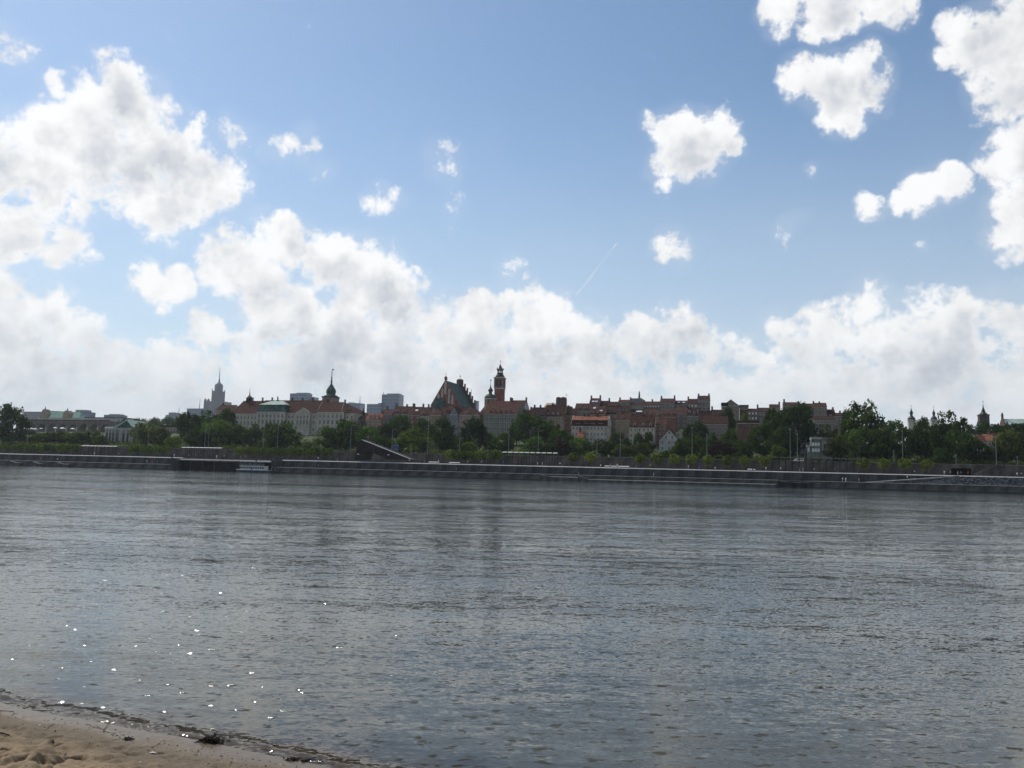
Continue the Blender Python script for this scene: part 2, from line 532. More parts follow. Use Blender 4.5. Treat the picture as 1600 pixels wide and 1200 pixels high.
def water_material():
    m = bpy.data.materials.new('river_water')
    m.use_nodes = True
    T = m.node_tree
    T.nodes.clear()
    N = NT(T)
    pos = N.n('ShaderNodeNewGeometry').outputs['Position']
    sh = N.m('MULTIPLY_ADD', N.v('DOT_PRODUCT', pos, tuple(-SHN)), 1.0, SHO.dot(SHN))      # metres out from the waterline
    patch = N.noise(N.v('MULTIPLY', pos, (0.008, 0.055, 1.0)), 1.0, 3.0, 0.6)
    amp = N.smooth(patch.outputs[0], 0.34, 0.66, 0.40, 1.40)
    near = N.m('ADD', N.smooth(sh, 0.0, 14.0, 0.62, 1.0), N.smooth(sh, 0.1, 0.8, 2.2, 0.0))
    slope = None
    for sc, a, det, sx in ((0.15, 0.05, 2, .4), (0.9, 0.17, 2, .20), (3.0, 0.21, 2, .26), (9.0, 0.34, 2, .36), (26.0, 0.40, 1, .5)):
        nz = N.noise(N.v('MULTIPLY', pos, (sx, 1.0, 1.0)), sc, det, 0.55)
        c = N.v('SCALE', N.v('SUBTRACT', nz.outputs['Color'], (0.5, 0.5, 0.5)), scale=a)
        slope = c if slope is None else N.v('ADD', slope, c)
    slope = N.v('SCALE', slope, scale=N.m('MULTIPLY', amp, near))
    slope = N.v('SCALE', slope, scale=N.m('MULTIPLY_ADD', N.v('LENGTH', slope), 1.8, 0.80))      # peaked crests
    sp = N.n('ShaderNodeSeparateXYZ')
    N.l(slope, sp.inputs[0])
    # now and then a steep little wavelet turns its face to the beach
    wl = N.noise(N.v('MULTIPLY', pos, (0.55, 1.0, 1.0)), 6.0, 3.0, 0.6)
    steep = N.m('MULTIPLY', N.smooth(wl.outputs[0], 0.585, 0.705), N.m('ADD', N.smooth(sh, 0.0, 0.8, 0.2, 0.0), N.smooth(sh, 3.0, 22.0, 0.60, 0.40)))
    wx = N.n('ShaderNodeSeparateXYZ')
    N.l(N.noise(N.v('MULTIPLY', pos, (0.55, 1.0, 1.0)), 3.1, 2.0, 0.6).outputs['Color'], wx.inputs[0])
    side = N.m('MULTIPLY', steep, N.m('MULTIPLY_ADD', wx.outputs[0], 2.2, -1.32))
    # one small lapping wavelet running along the waterline
    wv = N.noise(pos, 2.2, 3.0, 0.6)
    q = N.m('MULTIPLY_ADD', N.m('MULTIPLY_ADD', wv.outputs[0], 0.5, N.m('SUBTRACT', sh, 0.52)), 11.0, 0.0)
    lap = N.m('MULTIPLY', N.m('MULTIPLY', q, 0.55), N.m('EXPONENT', N.m('MULTIPLY', N.m('MULTIPLY', q, q), -1.0)))
    cb = N.n('ShaderNodeCombineXYZ')
    nx = N.m('ADD', side, N.m('MULTIPLY', sp.outputs[0], 0.42))
    ny = N.m('SUBTRACT', sp.outputs[1], steep)
    N.l(N.m('MULTIPLY_ADD', lap, -SHN.x, nx), cb.inputs[0])
    N.l(N.m('MULTIPLY_ADD', lap, -SHN.y, ny), cb.inputs[1])
    cb.inputs[2].default_value = 1.0
    nrm = N.v('NORMALIZE', cb.outputs[0])
    fr = N.n('ShaderNodeFresnel')
    fr.inputs['IOR'].default_value = 1.33
    N.l(nrm, fr.inputs['Normal'])
    gl = N.n('ShaderNodeBsdfGlossy')
    gl.inputs['Roughness'].default_value = 0.06
    gl.inputs['Color'].default_value = (0.95, 0.97, 0.97, 1)
    N.l(nrm, gl.inputs['Normal'])
    df = N.n('ShaderNodeBsdfDiffuse')
    silt = N.noise(pos, 0.02, 3.0, 0.5)
    deep = N.mix(silt.outputs[0], (0.032, 0.037, 0.034, 1), (0.043, 0.046, 0.039, 1))
    N.l(N.mix(N.smooth(sh, 0.5, 16.0, 1.0, 0.0), deep, (0.070, 0.064, 0.044, 1)), df.inputs['Color'])      # sandy shallows
    tr = N.n('ShaderNodeBsdfTransparent')
    tr.inputs['Color'].default_value = (0.80, 0.72, 0.55, 1)
    body = N.n('ShaderNodeMixShader')
    wob = N.noise(pos, 1.7, 3.0, 0.5)
    N.l(N.smooth(N.m('MULTIPLY_ADD', wob.outputs[0], 0.6, N.m('SUBTRACT', sh, 0.3)), 0.0, 1.9), body.inputs[0])
    N.l(tr.outputs[0], body.inputs[1])
    N.l(df.outputs[0], body.inputs[2])
    mx = N.n('ShaderNodeMixShader')
    N.l(fr.outputs[0], mx.inputs[0])
    N.l(body.outputs[0], mx.inputs[1])
    N.l(gl.outputs[0], mx.inputs[2])
    o = N.n('ShaderNodeOutputMaterial')
    N.l(mx.outputs[0], o.inputs['Surface'])
    MATS['water'] = m


water_material()
MB().add([(-4300, -60, 0), (4300, -60, 0), (4300, 1700, 0), (-4300, 1700, 0)], [(0, 1, 2, 3)], 'water')
wb = MB()
c0, c1, c2, c3 = W(-4300, -900), W(4300, -900), W(4300, 6), W(-4300, 6)
wb.add([tuple(c0), tuple(c1), tuple(c2), tuple(c3)], [(0, 1, 2, 3)], 'water')
struct(wb.build('river'))


# ---------------------------------------------------------------- near beach
def vnoise(x, y, seed=0):
    """value noise on arrays"""
    xi, yi = np.floor(x).astype(np.int64), np.floor(y).astype(np.int64)
    xf, yf = x - xi, y - yi
    xf, yf = xf * xf * (3 - 2 * xf), yf * yf * (3 - 2 * yf)

    def h(a, b):
        n = (a * 374761393 + b * 668265263 + seed * 974634777) & 0x7fffffff
        n = ((n ^ (n >> 13)) * 1274126177) & 0x7fffffff
        n = n ^ (n >> 16)
        return (n & 0xffff) / 65535.0
    return (h(xi, yi) * (1 - xf) + h(xi + 1, yi) * xf) * (1 - yf) + (h(xi, yi + 1) * (1 - xf) + h(xi + 1, yi + 1) * xf) * yf


def fbm(x, y, seed=0, o=4):
    t, a, s = 0, 0.5, 0
    for k in range(o):
        t = t + a * vnoise(x * 2 ** k, y * 2 ** k, seed + k)
        s += a
        a *= 0.5
    return t / s - 0.5


def beach_z(t, s):
    """height of the sand; t along the waterline, s inland from it"""
    sw = s + 0.22 * fbm(t * 0.7, t * 0 + 3.1, 5, 3)
    base = np.where(sw > 0, 0.10 * sw + 0.012 * sw ** 2, 0.13 * sw)
    base = np.maximum(base, -2.2)
    dry = np.clip((sw - 0.5) / 0.8, 0, 1)
    dry = dry * dry * (3 - 2 * dry)
    lumps = 0.20 * np.maximum(fbm(t * 2.2, s * 2.8, 11, 5) - 0.02, -0.2) + 0.11 * np.abs(fbm(t * 5.5, s * 6.5, 21, 4))
    pits = -0.13 * np.clip(fbm(t * 3.3 + 9, s * 4.4, 31, 3) * 4.6 - 0.45, 0, 1)
    fine = 0.016 * fbm(t * 16, s * 18, 41, 3)
    return base + dry * (lumps + pits) + fine * np.clip(sw * 2.5, 0.0, 1)


def build_beach():
    def axis(a, lo, hi, b, fine, n1, n2):
        left = lo - (lo - a) * (np.linspace(1, 0, n1, endpoint=False) ** 2)
        right = hi + (b - hi) * (np.linspace(0, 1, n2 + 1)[1:] ** 2)
        return np.concatenate([left, np.arange(lo, hi, fine), right])
    ta = axis(-60, -7.6, 2.2, 60, 0.02, 26, 26)
    sa = axis(-16, -0.9, 3.0, 48, 0.018, 22, 26)
    tt, ss = np.meshgrid(ta, sa)
    zz = beach_z(tt, ss)
    zz = np.minimum(zz, 2.2)
    X = SHO.x + SHT.x * tt + SHN.x * ss
    Y = SHO.y + SHT.y * tt + SHN.y * ss
    v = np.stack([X, Y, zz], -1).reshape(-1, 3)
    nx, ny = len(ta), len(sa)
    i = np.arange(nx * ny).reshape(ny, nx)
    q = np.stack([i[:-1, :-1], i[:-1, 1:], i[1:, 1:], i[1:, :-1]], -1).reshape(-1, 4)
    me = bpy.data.meshes.new('beach')
    me.vertices.add(len(v))
    me.vertices.foreach_set('co', v.ravel())
    me.loops.add(q.size)
    me.loops.foreach_set('vertex_index', q[:, ::-1].ravel())
    me.polygons.add(len(q))
    me.polygons.foreach_set('loop_start', np.arange(0, q.size, 4))
    me.polygons.foreach_set('loop_total', np.full(len(q), 4))
    me.polygons.foreach_set('use_smooth', np.ones(len(q), bool))
    me.update(calc_edges=True)
    m = bpy.data.materials.new('sand')
    m.use_nodes = True
    T = m.node_tree
    T.nodes.clear()
    N = NT(T)
    pos = N.n('ShaderNodeNewGeometry').outputs['Position']
    sh = N.m('SUBTRACT', N.v('DOT_PRODUCT', pos, tuple(SHN)), SHO.dot(SHN))
    n1 = N.noise(pos, 1.6, 5.0, 0.6)
    n2 = N.noise(pos, 60.0, 3.0, 0.7)
    n3 = N.noise(pos, 9.0, 4.0, 0.65)
    edge = N.m('MULTIPLY_ADD', n1.outputs[0], 0.9, N.m('SUBTRACT', sh, 0.45))
    dryc = N.mix(N.smooth(n3.outputs[0], 0.35, 0.7), (0.27, 0.190, 0.104, 1), (0.19, 0.132, 0.072, 1))
    dampc = N.mix(N.smooth(n3.outputs[0], 0.35, 0.7), (0.150, 0.108, 0.064, 1), (0.112, 0.081, 0.048, 1))
    c = N.mix(N.smooth(edge, 0.75, 1.5), dampc, dryc)
    c = N.mix(N.smooth(n2.outputs[0], 0.42, 0.72, 0.0, 0.35), c, (0.09, 0.065, 0.045, 1))
    p = N.n('ShaderNodeBsdfPrincipled')
    N.l(c, p.inputs['Base Color'])
    N.l(N.smooth(edge, 0.05, 0.65, 0.36, 0.92), p.inputs['Roughness'])
    b = N.n('ShaderNodeBump')
    b.inputs['Strength'].default_value = 0.55
    b.inputs['Distance'].default_value = 0.012
    hb = N.m('ADD', N.m('MULTIPLY', N.noise(pos, 38.0, 4.0, 0.7).outputs[0], 1.0), N.m('MULTIPLY', n3.outputs[0], 1.2))
    N.l(N.m('MULTIPLY', hb, N.smooth(edge, 0.15, 1.1, 0.08, 1.0)), b.inputs['Height'])
    N.l(b.outputs[0], p.inputs['Normal'])
    o = N.n('ShaderNodeOutputMaterial')
    N.l(p.outputs[0], o.inputs['Surface'])
    me.materials.append(m)
    struct(inst('beach', me))


build_beach()


# ---------------------------------------------------------------- far bank: ground sheet, promenades, road
def build_ground():
    us = [-4200, -2500, -1500, -900, -600] + list(range(-480, 420, 20)) + [600, 900, 1500, 2500, 4200]
    vs = [8.6, 20, 34.2, 41.0, 41.2, 48, 58, 66, 75, 84, 94, 104, 114, 124, 134, 144, 154, 165, 185, 220, 300, 450, 700, 1000, 1600, 2500, 4200]
    vv, ff = [], []
    for j, v in enumerate(vs):
        for u in us:
            z = (Z_UP - 0.25) if v < 41.1 else ((Z_ROAD - 0.2) if v <= 58 else H(v))
            if 58 < v < 400:
                z += 0.9 * float(fbm(np.array(u * 0.03), np.array(v * 0.05), 3, 3))
            vv.append(tuple(W(u, v, z)))
    n = len(us)
    for j in range(len(vs) - 1):
        for i in range(n - 1):
            a = j * n + i
            ff.append((a, a + 1, a + n + 1, a + n))
    mb = MB()
    mb.add(vv, ff, 'grass', True)
    struct(mb.build('hillside'))
    struct(MB().box(-420, 330, 8.7, 33.8, Z_UP - 0.24, Z_UP, 'paving').build('promenade', None, W(0, 0), TH))
    struct(MB().box(-420, 330, 34.6, 57.0, Z_ROAD - 0.19, Z_ROAD, 'asphalt').build('road', None, W(0, 0), TH))
    struct(MB().box(-4300, 4300, 10.0, 4300, -1.8, -1.0, 'rubble').build('bedrock', None, W(0, 0), TH))


build_ground()


def upx(px, v=0.0, py=730):
    return site(px, py, v)[0]


U_A, U_B = -420.0, 330.0            # ends of the quay
GAP0, GAP1 = upx(269), upx(426)     # landing stage where the low promenade stops
NI0, NI1 = upx(1215), upx(1273)     # boat niche
RA0, RA1 = upx(1372), upx(1502)     # ramp up to the promenade


def run(a, b, step):
    n = max(1, round((b - a) / step))
    w = (b - a) / n
    return [(a + i * w, w) for i in range(n)]


def panel_mesh(name, length, z0, z1, depth, m, joint=0.05):
    mb = MB()
    mb.taper(joint, length - joint, 0, depth, z0, joint, length - joint, 0.12, depth, z1, m)
    mb.box(0, length, 0.22, depth, z0, z1 - 0.02, m)
    return mb.mesh(name)


def slope_mesh(name, length, d0, d1, z0, z1, m):
    """coping stone with a sloping top"""
    mb = MB()
    mb.prism([(d0, z0), (d1, z0), (d1, z1 + 0.02), (d1 - 0.25, z1), (d0, z0 + 0.16)], 0.03, length - 0.03, 'x', m)  # top tilted towards the river so that it catches the sun
    return mb.mesh(name)


def wall_run(parent, spans, step, z0, z1, depth, m, v, coping=None, cop=(0.0, 1.5, 0.42)):
    for a, b in spans:
        cells = run(a, b, step)
        w = cells[0][1]
        me = panel_mesh('panel', w, z0, z1, depth, m)
        ce = slope_mesh('coping_stone', w, -0.12, cop[1], z1 - 0.02, z1 + cop[2], coping) if coping else None
        for u, _ in cells:
            inst('panel', me, parent, (u, v, 0))
            if ce:
                inst('coping_stone', ce, parent, (u, v, 0))


def build_quay():
    t = thing('quay_wall', 'long dark concrete upper quay wall topped by a pale coping line', 'quay wall', W(0, 0), TH)
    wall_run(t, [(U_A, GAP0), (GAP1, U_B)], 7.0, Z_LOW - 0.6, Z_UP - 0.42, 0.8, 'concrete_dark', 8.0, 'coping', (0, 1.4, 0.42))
    t = thing('low_quay_wall', 'low grey quay wall at the waterline with a pale ledge', 'quay wall', W(0, 0), TH)
    wall_run(t, [(U_A, GAP0), (GAP1, NI0), (NI1, U_B)], 7.0, -1.2, Z_LOW - 0.22, 0.9, 'concrete_low', 0.0, 'concrete_mid', (0, 1.1, 0.22))
    # the recess of the boat niche
    mb = MB()
    mb.box(NI0 - 0.4, NI1 + 0.4, 3.2, 4.0, -1.2, Z_LOW - 0.25, 'concrete_dark')
    mb.box(NI0 - 0.4, NI0 + 0.25, 0.95, 3.2, -1.2, Z_LOW - 0.25, 'concrete_dark')
    mb.box(NI1 - 0.25, NI1 + 0.4, 0.95, 3.2, -1.2, Z_LOW - 0.25, 'concrete_dark')
    mb.build('niche', t)
    n = 12
    pts = [(NI0 + (NI1 - NI0) * k / n, Z_LOW - 0.05 - 0.55 * math.sin(math.pi * k / n)) for k in range(n + 1)]
    mb = MB()
    mb.prism(pts + [(x, z - 0.3) for x, z in reversed(pts)], 0.0, 2.0, 'y', 'concrete_mid')
    mb.build('curved_deck', t)
    struct(MB().box(U_A, GAP0, 1.0, 8.0, Z_LOW - 0.5, Z_LOW - 0.03, 'concrete_mid').box(GAP1, NI0, 1.0, 8.0, Z_LOW - 0.5, Z_LOW - 0.03, 'concrete_mid')
           .box(NI0, NI1, 3.4, 8.0, Z_LOW - 0.5, Z_LOW - 0.03, 'concrete_mid').box(NI1, U_B, 1.0, 8.0, Z_LOW - 0.5, Z_LOW - 0.03, 'concrete_mid')
           .build('low_promenade', None, W(0, 0), TH))
    # dark wet footing
    t = thing('wet_footing', 'dark wet algae strip along the foot of the low quay wall', 'footing', W(0, 0), TH)
    for a, b in ((U_A, GAP0), (GAP1, NI0), (NI1, U_B)):
        MB().box(a, b, -0.25, -0.03, -1.0, 0.42, 'wet_band').build('strip', t)
    # landing stage: open dark bay under a pale beam
    t = thing('landing_stage', 'dark recessed landing stage under a pale grey beam left of the moored boat', 'landing stage', W(0, 0), TH)
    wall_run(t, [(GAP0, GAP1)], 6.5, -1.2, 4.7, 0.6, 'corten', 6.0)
    for u, w in run(GAP0, upx(424), 8.0):
        mb = MB()
        mb.prism([(3.2, 4.65), (6.9, 4.65), (6.9, 5.75), (6.2, 5.7), (3.2, 5.15)], u + 0.04, u + w - 0.04, 'x', 'concrete_mid')
        mb.build('beam', t)
    for u, w in run(GAP0 + 1, GAP1 - 1, 6.5):
        MB().bar((u, 3.6, -1.5), (u, 3.6, 4.64), 0.22, 'dark_steel', 7).build('pile', t)
    for u in (GAP0, GAP1):
        MB().box(u - 0.5, u + 0.5, 0.0, 8.4, -1.2, 5.9, 'concrete_dark').build('side_wall', t)
    MB().box(GAP0 + .5, GAP1 - .5, 6.9, 9.0, 4.9, Z_UP - 0.05, 'concrete_dark').build('deck_edge', t)
    for px, h, lb in ((269.5, 8.6, 'left end of the landing stage'), (401.5, 8.9, 'just behind the moored boat'), (426, 8.3, 'right end of the moored boat')):
        t = thing('mooring_pile', 'tall dark steel mooring pile at the ' + lb if 'end' in lb else 'tall dark steel mooring pile ' + lb, 'mooring pile', W(upx(px), -0.9, -1.5), TH, 'mooring piles')
        MB().bar((0, 0, 0), (0, 0, h + 1.0), 0.34, 'dark_steel', 8).build('shaft', t)
        MB().lathe([(0.36, h + 1.0), (0.36, h + 1.12), (0.05, h + 1.5)], 8, 'dark_steel').build('cap', t)
    # water steps: low ledges with sloping pale ends
    def ledge(pa, pb, ra, z, label, both=False):
        ua, ub = upx(pa), upx(pb)
        t = thing('water_ledge', label, 'ledge', W(ua, 0), TH)
        w = ub - ua
        MB().box(ra, w, -2.6, -0.26, -1.0, z - 0.15, 'concrete_low').build('step', t)
        MB().prism([(-2.75, z - 0.15), (-0.27, z - 0.15), (-0.27, z + 0.2), (-2.75, z)], ra, w, 'x', 'concrete_mid').build('top', t)
        MB().add([(0, -0.27, Z_LOW - 0.3), (ra, -0.27, z), (ra, -0.27, -1), (0, -0.27, -1), (0, -1.9, Z_LOW - 0.55), (ra, -2.6, z - 0.2), (ra, -2.6, -1), (0, -1.9, -1)],
                 [(0, 1, 5, 4), (4, 5, 6, 7), (0, 4, 7, 3), (1, 2, 6, 5), (0, 3, 2, 1)], 'concrete_low').build('ramp', t)
        MB().bar((0, -1.7, Z_LOW - 0.45), (ra, -2.5, z - 0.05), 0.16, 'concrete_mid', 6).build('ramp_edge', t)
    ledge(19, 36, 4.6, 1.5, 'first pale landing step at the water on the far left quay')
    ledge(55, 70, 4.0, 1.5, 'second pale landing step at the water on the far left quay')
    ledge(92, 112, 4.6, 1.5, 'third pale landing step at the water on the far left quay')
    ledge(847, 905, 4.3, 1.7, 'low stone ledge with pale sloping end below the pergola on the middle quay')
    ledge(906, 1211, 4.2, 1.0, 'long low stone ledge at the waterline left of the boat niche')
    # ramp to the promenade and rubble beside it
    t = thing('quay_ramp', 'long grey ramp climbing from the low quay to the promenade', 'ramp', W(0, 0), TH)
    MB().add([(RA0, 3.6, Z_LOW - 0.03), (RA1, 3.6, Z_UP - 0.25), (RA1, 7.9, Z_UP - 0.15), (RA0, 7.9, Z_LOW - 0.03), (RA0, 3.6, Z_LOW - 0.4), (RA1, 3.6, Z_LOW - 0.4), (RA1, 7.9, Z_LOW - 0.4), (RA0, 7.9, Z_LOW - 0.4)],
             [(0, 1, 2, 3), (4, 7, 6, 5), (0, 4, 5, 1), (1, 5, 6, 2), (2, 6, 7, 3), (3, 7, 4, 0)], 'concrete_dark').build('body', t)
    MB().add([(RA0 - 4, 3.5, Z_LOW - 0.1), (RA1, 3.5, Z_UP - 0.5), (RA1, 4.2, Z_UP - 0.1), (RA0 - 4, 4.2, Z_LOW + 0.15), (RA0 - 4, 3.5, Z_LOW - 0.35), (RA1, 3.5, Z_UP - 0.85), (RA1, 4.2, Z_UP - 0.85), (RA0 - 4, 4.2, Z_LOW - 0.3)],
             [(0, 1, 2, 3), (4, 7, 6, 5), (0, 4, 5, 1), (1, 5, 6, 2), (2, 6, 7, 3), (3, 7, 4, 0)], 'concrete_mid').build('kerb', t)
    rng = random.Random(5)
    mb = MB()
    for k in range(900):
        u = rng.uniform(RA0 + 10, U_B)
        s = rng.random()
        lim = 1.0 if u > RA1 else (u - RA0) / (RA1 - RA0) * 0.8
        if s > lim:
            continue
        r = rng.uniform(0.25, 0.6)
        c = Vector((u, 1.3 + 6.2 * s * 0.35, Z_LOW - 0.2 + 3.2 * s))
        vs = []
        for q in ((1, 0, 0), (-1, 0, 0), (0, 1, 0), (0, -1, 0), (0, 0, 1), (0, 0, -1)):
            vs.append(c + Vector(q) * r * rng.uniform(0.7, 1.2) + Vector((rng.uniform(-.1, .1), rng.uniform(-.1, .1), 0)))
        mb.add(vs, [(0, 2, 4), (2, 1, 4), (1, 3, 4), (3, 0, 4), (2, 0, 5), (1, 2, 5), (3, 1, 5), (0, 3, 5)], 'rubble')
    o = mb.build('riprap', None, W(0, 0), TH)
    o['label'] = 'dark rubble stones heaped against the right end of the quay wall'
    o['category'] = 'rubble'
    struct(o, 'stuff')
    MB().add([(RA0 + 12, 1.2, Z_LOW - 0.1), (U_B, 1.2, Z_LOW - 0.1), (U_B, 3.5, Z_UP - 0.6), (RA1, 3.5, Z_UP - 0.9), (RA0 + 12, 7.7, Z_LOW - 0.1), (U_B, 7.7, Z_LOW - 0.1), (U_B, 7.7, Z_UP - 0.6), (RA1, 7.7, Z_UP - .9)],
             [(0, 1, 2, 3), (4, 7, 6, 5), (0, 4, 5, 1), (1, 5, 6, 2), (2, 6, 7, 3), (0, 3, 7, 4)], 'rubble').build('rubble_bed', None, W(0, 0), TH)
    struct(bpy.data.objects['rubble_bed'])
    # retaining wall under the road, with its tunnel
    ta, tb = upx(1486, 34), upx(1517, 34)
    t = thing('retaining_wall', 'long brown concrete retaining wall behind the promenade carrying the road', 'retaining wall', W(0, 0), TH)
    wall_run(t, [(U_A, ta), (tb, U_B)], 8.0, Z_UP - 0.2, Z_ROAD + 0.5, 0.5, 'retaining', 33.9)
    MB().box(ta, tb, 33.9, 34.4, 9.4, Z_ROAD + 0.5, 'retaining').build('lintel', t)
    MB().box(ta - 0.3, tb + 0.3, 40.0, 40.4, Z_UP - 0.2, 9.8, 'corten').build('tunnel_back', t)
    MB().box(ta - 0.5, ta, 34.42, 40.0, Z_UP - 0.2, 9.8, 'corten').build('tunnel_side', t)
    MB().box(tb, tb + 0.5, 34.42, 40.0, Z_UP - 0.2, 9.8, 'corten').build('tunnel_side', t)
    for u, w in run(U_A, U_B, 12.0):
        MB().box(u + 0.03, u + w - 0.03, 33.75, 34.5, Z_ROAD + 0.5, Z_ROAD + 0.72, 'concrete_mid').build('coping_stone', t)


build_quay()

# ---------------------------------------------------------------- buildings
CACHE = {}


def cached(key, fn):
    if key not in CACHE:
        CACHE[key] = fn()
    return CACHE[key]


def window_mesh(kind):
    """unit window (1 wide, 1 high, base at z = 0, wall plane y = 0) with frame, sill and glazing bars"""
    def mk():
        mb = MB()
        fr = {'w': 'trim', 'd': 'lead_dark', 'l': 'trim'}[kind[0]]
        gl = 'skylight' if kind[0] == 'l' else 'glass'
        mb.box(0.12, 0.88, -0.03, 0.05, 0.06, 0.94, gl)
        mb.box(0, 0.12, -0.09, 0.05, 0, 1, fr)
        mb.box(0.88, 1, -0.09, 0.05, 0, 1, fr)
        mb.box(0.12, 0.88, -0.09, 0.05, 0.94, 1.0, fr)
        mb.box(-0.08, 1.08, -0.18, 0.05, -0.06, 0.06, fr)
        mb.box(0.47, 0.53, -0.05, 0.05, 0.06, 0.94, fr)
        for q in mb.v:
            pass
        mb.v = [(x - 0.5, y, z) for x, y, z in mb.v]
        return mb.mesh('window')
    return cached(('win', kind), mk)


def add_windows(parent, xs, z0, w, h, y=0.0, kind='w', rz=0.0):
    me = window_mesh(kind)
    for x in xs:
        inst('window', me, parent, (x, y, z0), rz, (w, 1, h))


def dormer_mesh(rm, wm, shape):
    def mk():
        mb = MB()
        if shape == 'arch':
            n = 8
            pts = [(-0.75, 0)] + [(-0.75 * math.cos(math.pi * k / n), 1.0 + 0.65 * math.sin(math.pi * k / n)) for k in range(n + 1)] + [(0.75, 0)]
            mb.prism(pts, 0, 2.6, 'y', rm)
            mb.prism([(x * 0.72, 0.12 + z * 0.82) for x, z in pts], -0.06, 0.0, 'y', 'glass')
        elif shape == 'shed':
            mb.add([(-1.3, 0, 0), (1.3, 0, 0), (1.3, 0, 1.3), (-1.3, 0, 1.3), (-1.3, 3.0, 0), (1.3, 3.0, 0), (1.3, 3.0, 1.9), (-1.3, 3.0, 1.9)],
                   [(0, 1, 2, 3), (0, 4, 5, 1), (1, 5, 6, 2), (3, 7, 4, 0), (4, 7, 6, 5)], wm)
            mb.add([(-1.5, -0.3, 1.25), (1.5, -0.3, 1.25), (1.5, 3.0, 1.95), (-1.5, 3.0, 1.95), (-1.5, -0.3, 1.4), (1.5, -0.3, 1.4), (1.5, 3.0, 2.1), (-1.5, 3.0, 2.1)],
                   [(0, 3, 2, 1), (4, 5, 6, 7), (0, 1, 5, 4), (1, 2, 6, 5), (2, 3, 7, 6), (3, 0, 4, 7)], rm)
            mb.box(-1.05, -0.1, -0.06, 0.02, 0.25, 1.1, 'glass')
            mb.box(0.1, 1.05, -0.06, 0.02, 0.25, 1.1, 'glass')
        else:
            mb.prism([(-0.7, 0), (0.7, 0), (0.7, 1.4), (0, 2.1), (-0.7, 1.4)], 0, 2.6, 'y', wm)
            for s in (-1, 1):
                mb.add([(0, -0.25, 2.3), (s * 0.95, -0.25, 1.25), (s * 0.95, 2.6, 1.25), (0, 2.6, 2.3), (0, -0.25, 2.13), (s * 0.95, -0.25, 1.1), (s * 0.95, 2.6, 1.1), (0, 2.6, 2.13)],
                       [(0, 1, 2, 3), (4, 7, 6, 5), (0, 4, 5, 1), (1, 5, 6, 2), (2, 6, 7, 3)], rm)
            mb.box(-0.45, 0.45, -0.06, 0.02, 0.25, 1.35, 'glass')
        return mb.mesh('dormer')
    return cached(('dorm', rm, wm, shape), mk)


def chimney_mesh(m, h):
    def mk():
        mb = MB()
        mb.box(-0.5, 0.5, -0.4, 0.4, -1.5, h, m)
        mb.box(-0.6, 0.6, -0.5, 0.5, h, h + 0.18, 'lead_dark')
        for k in (-0.25, 0.25):
            mb.box(k - 0.13, k + 0.13, -0.13, 0.13, h + 0.18, h + 0.5, m)
        return mb.mesh('chimney')
    return cached(('chim', m, h), mk)


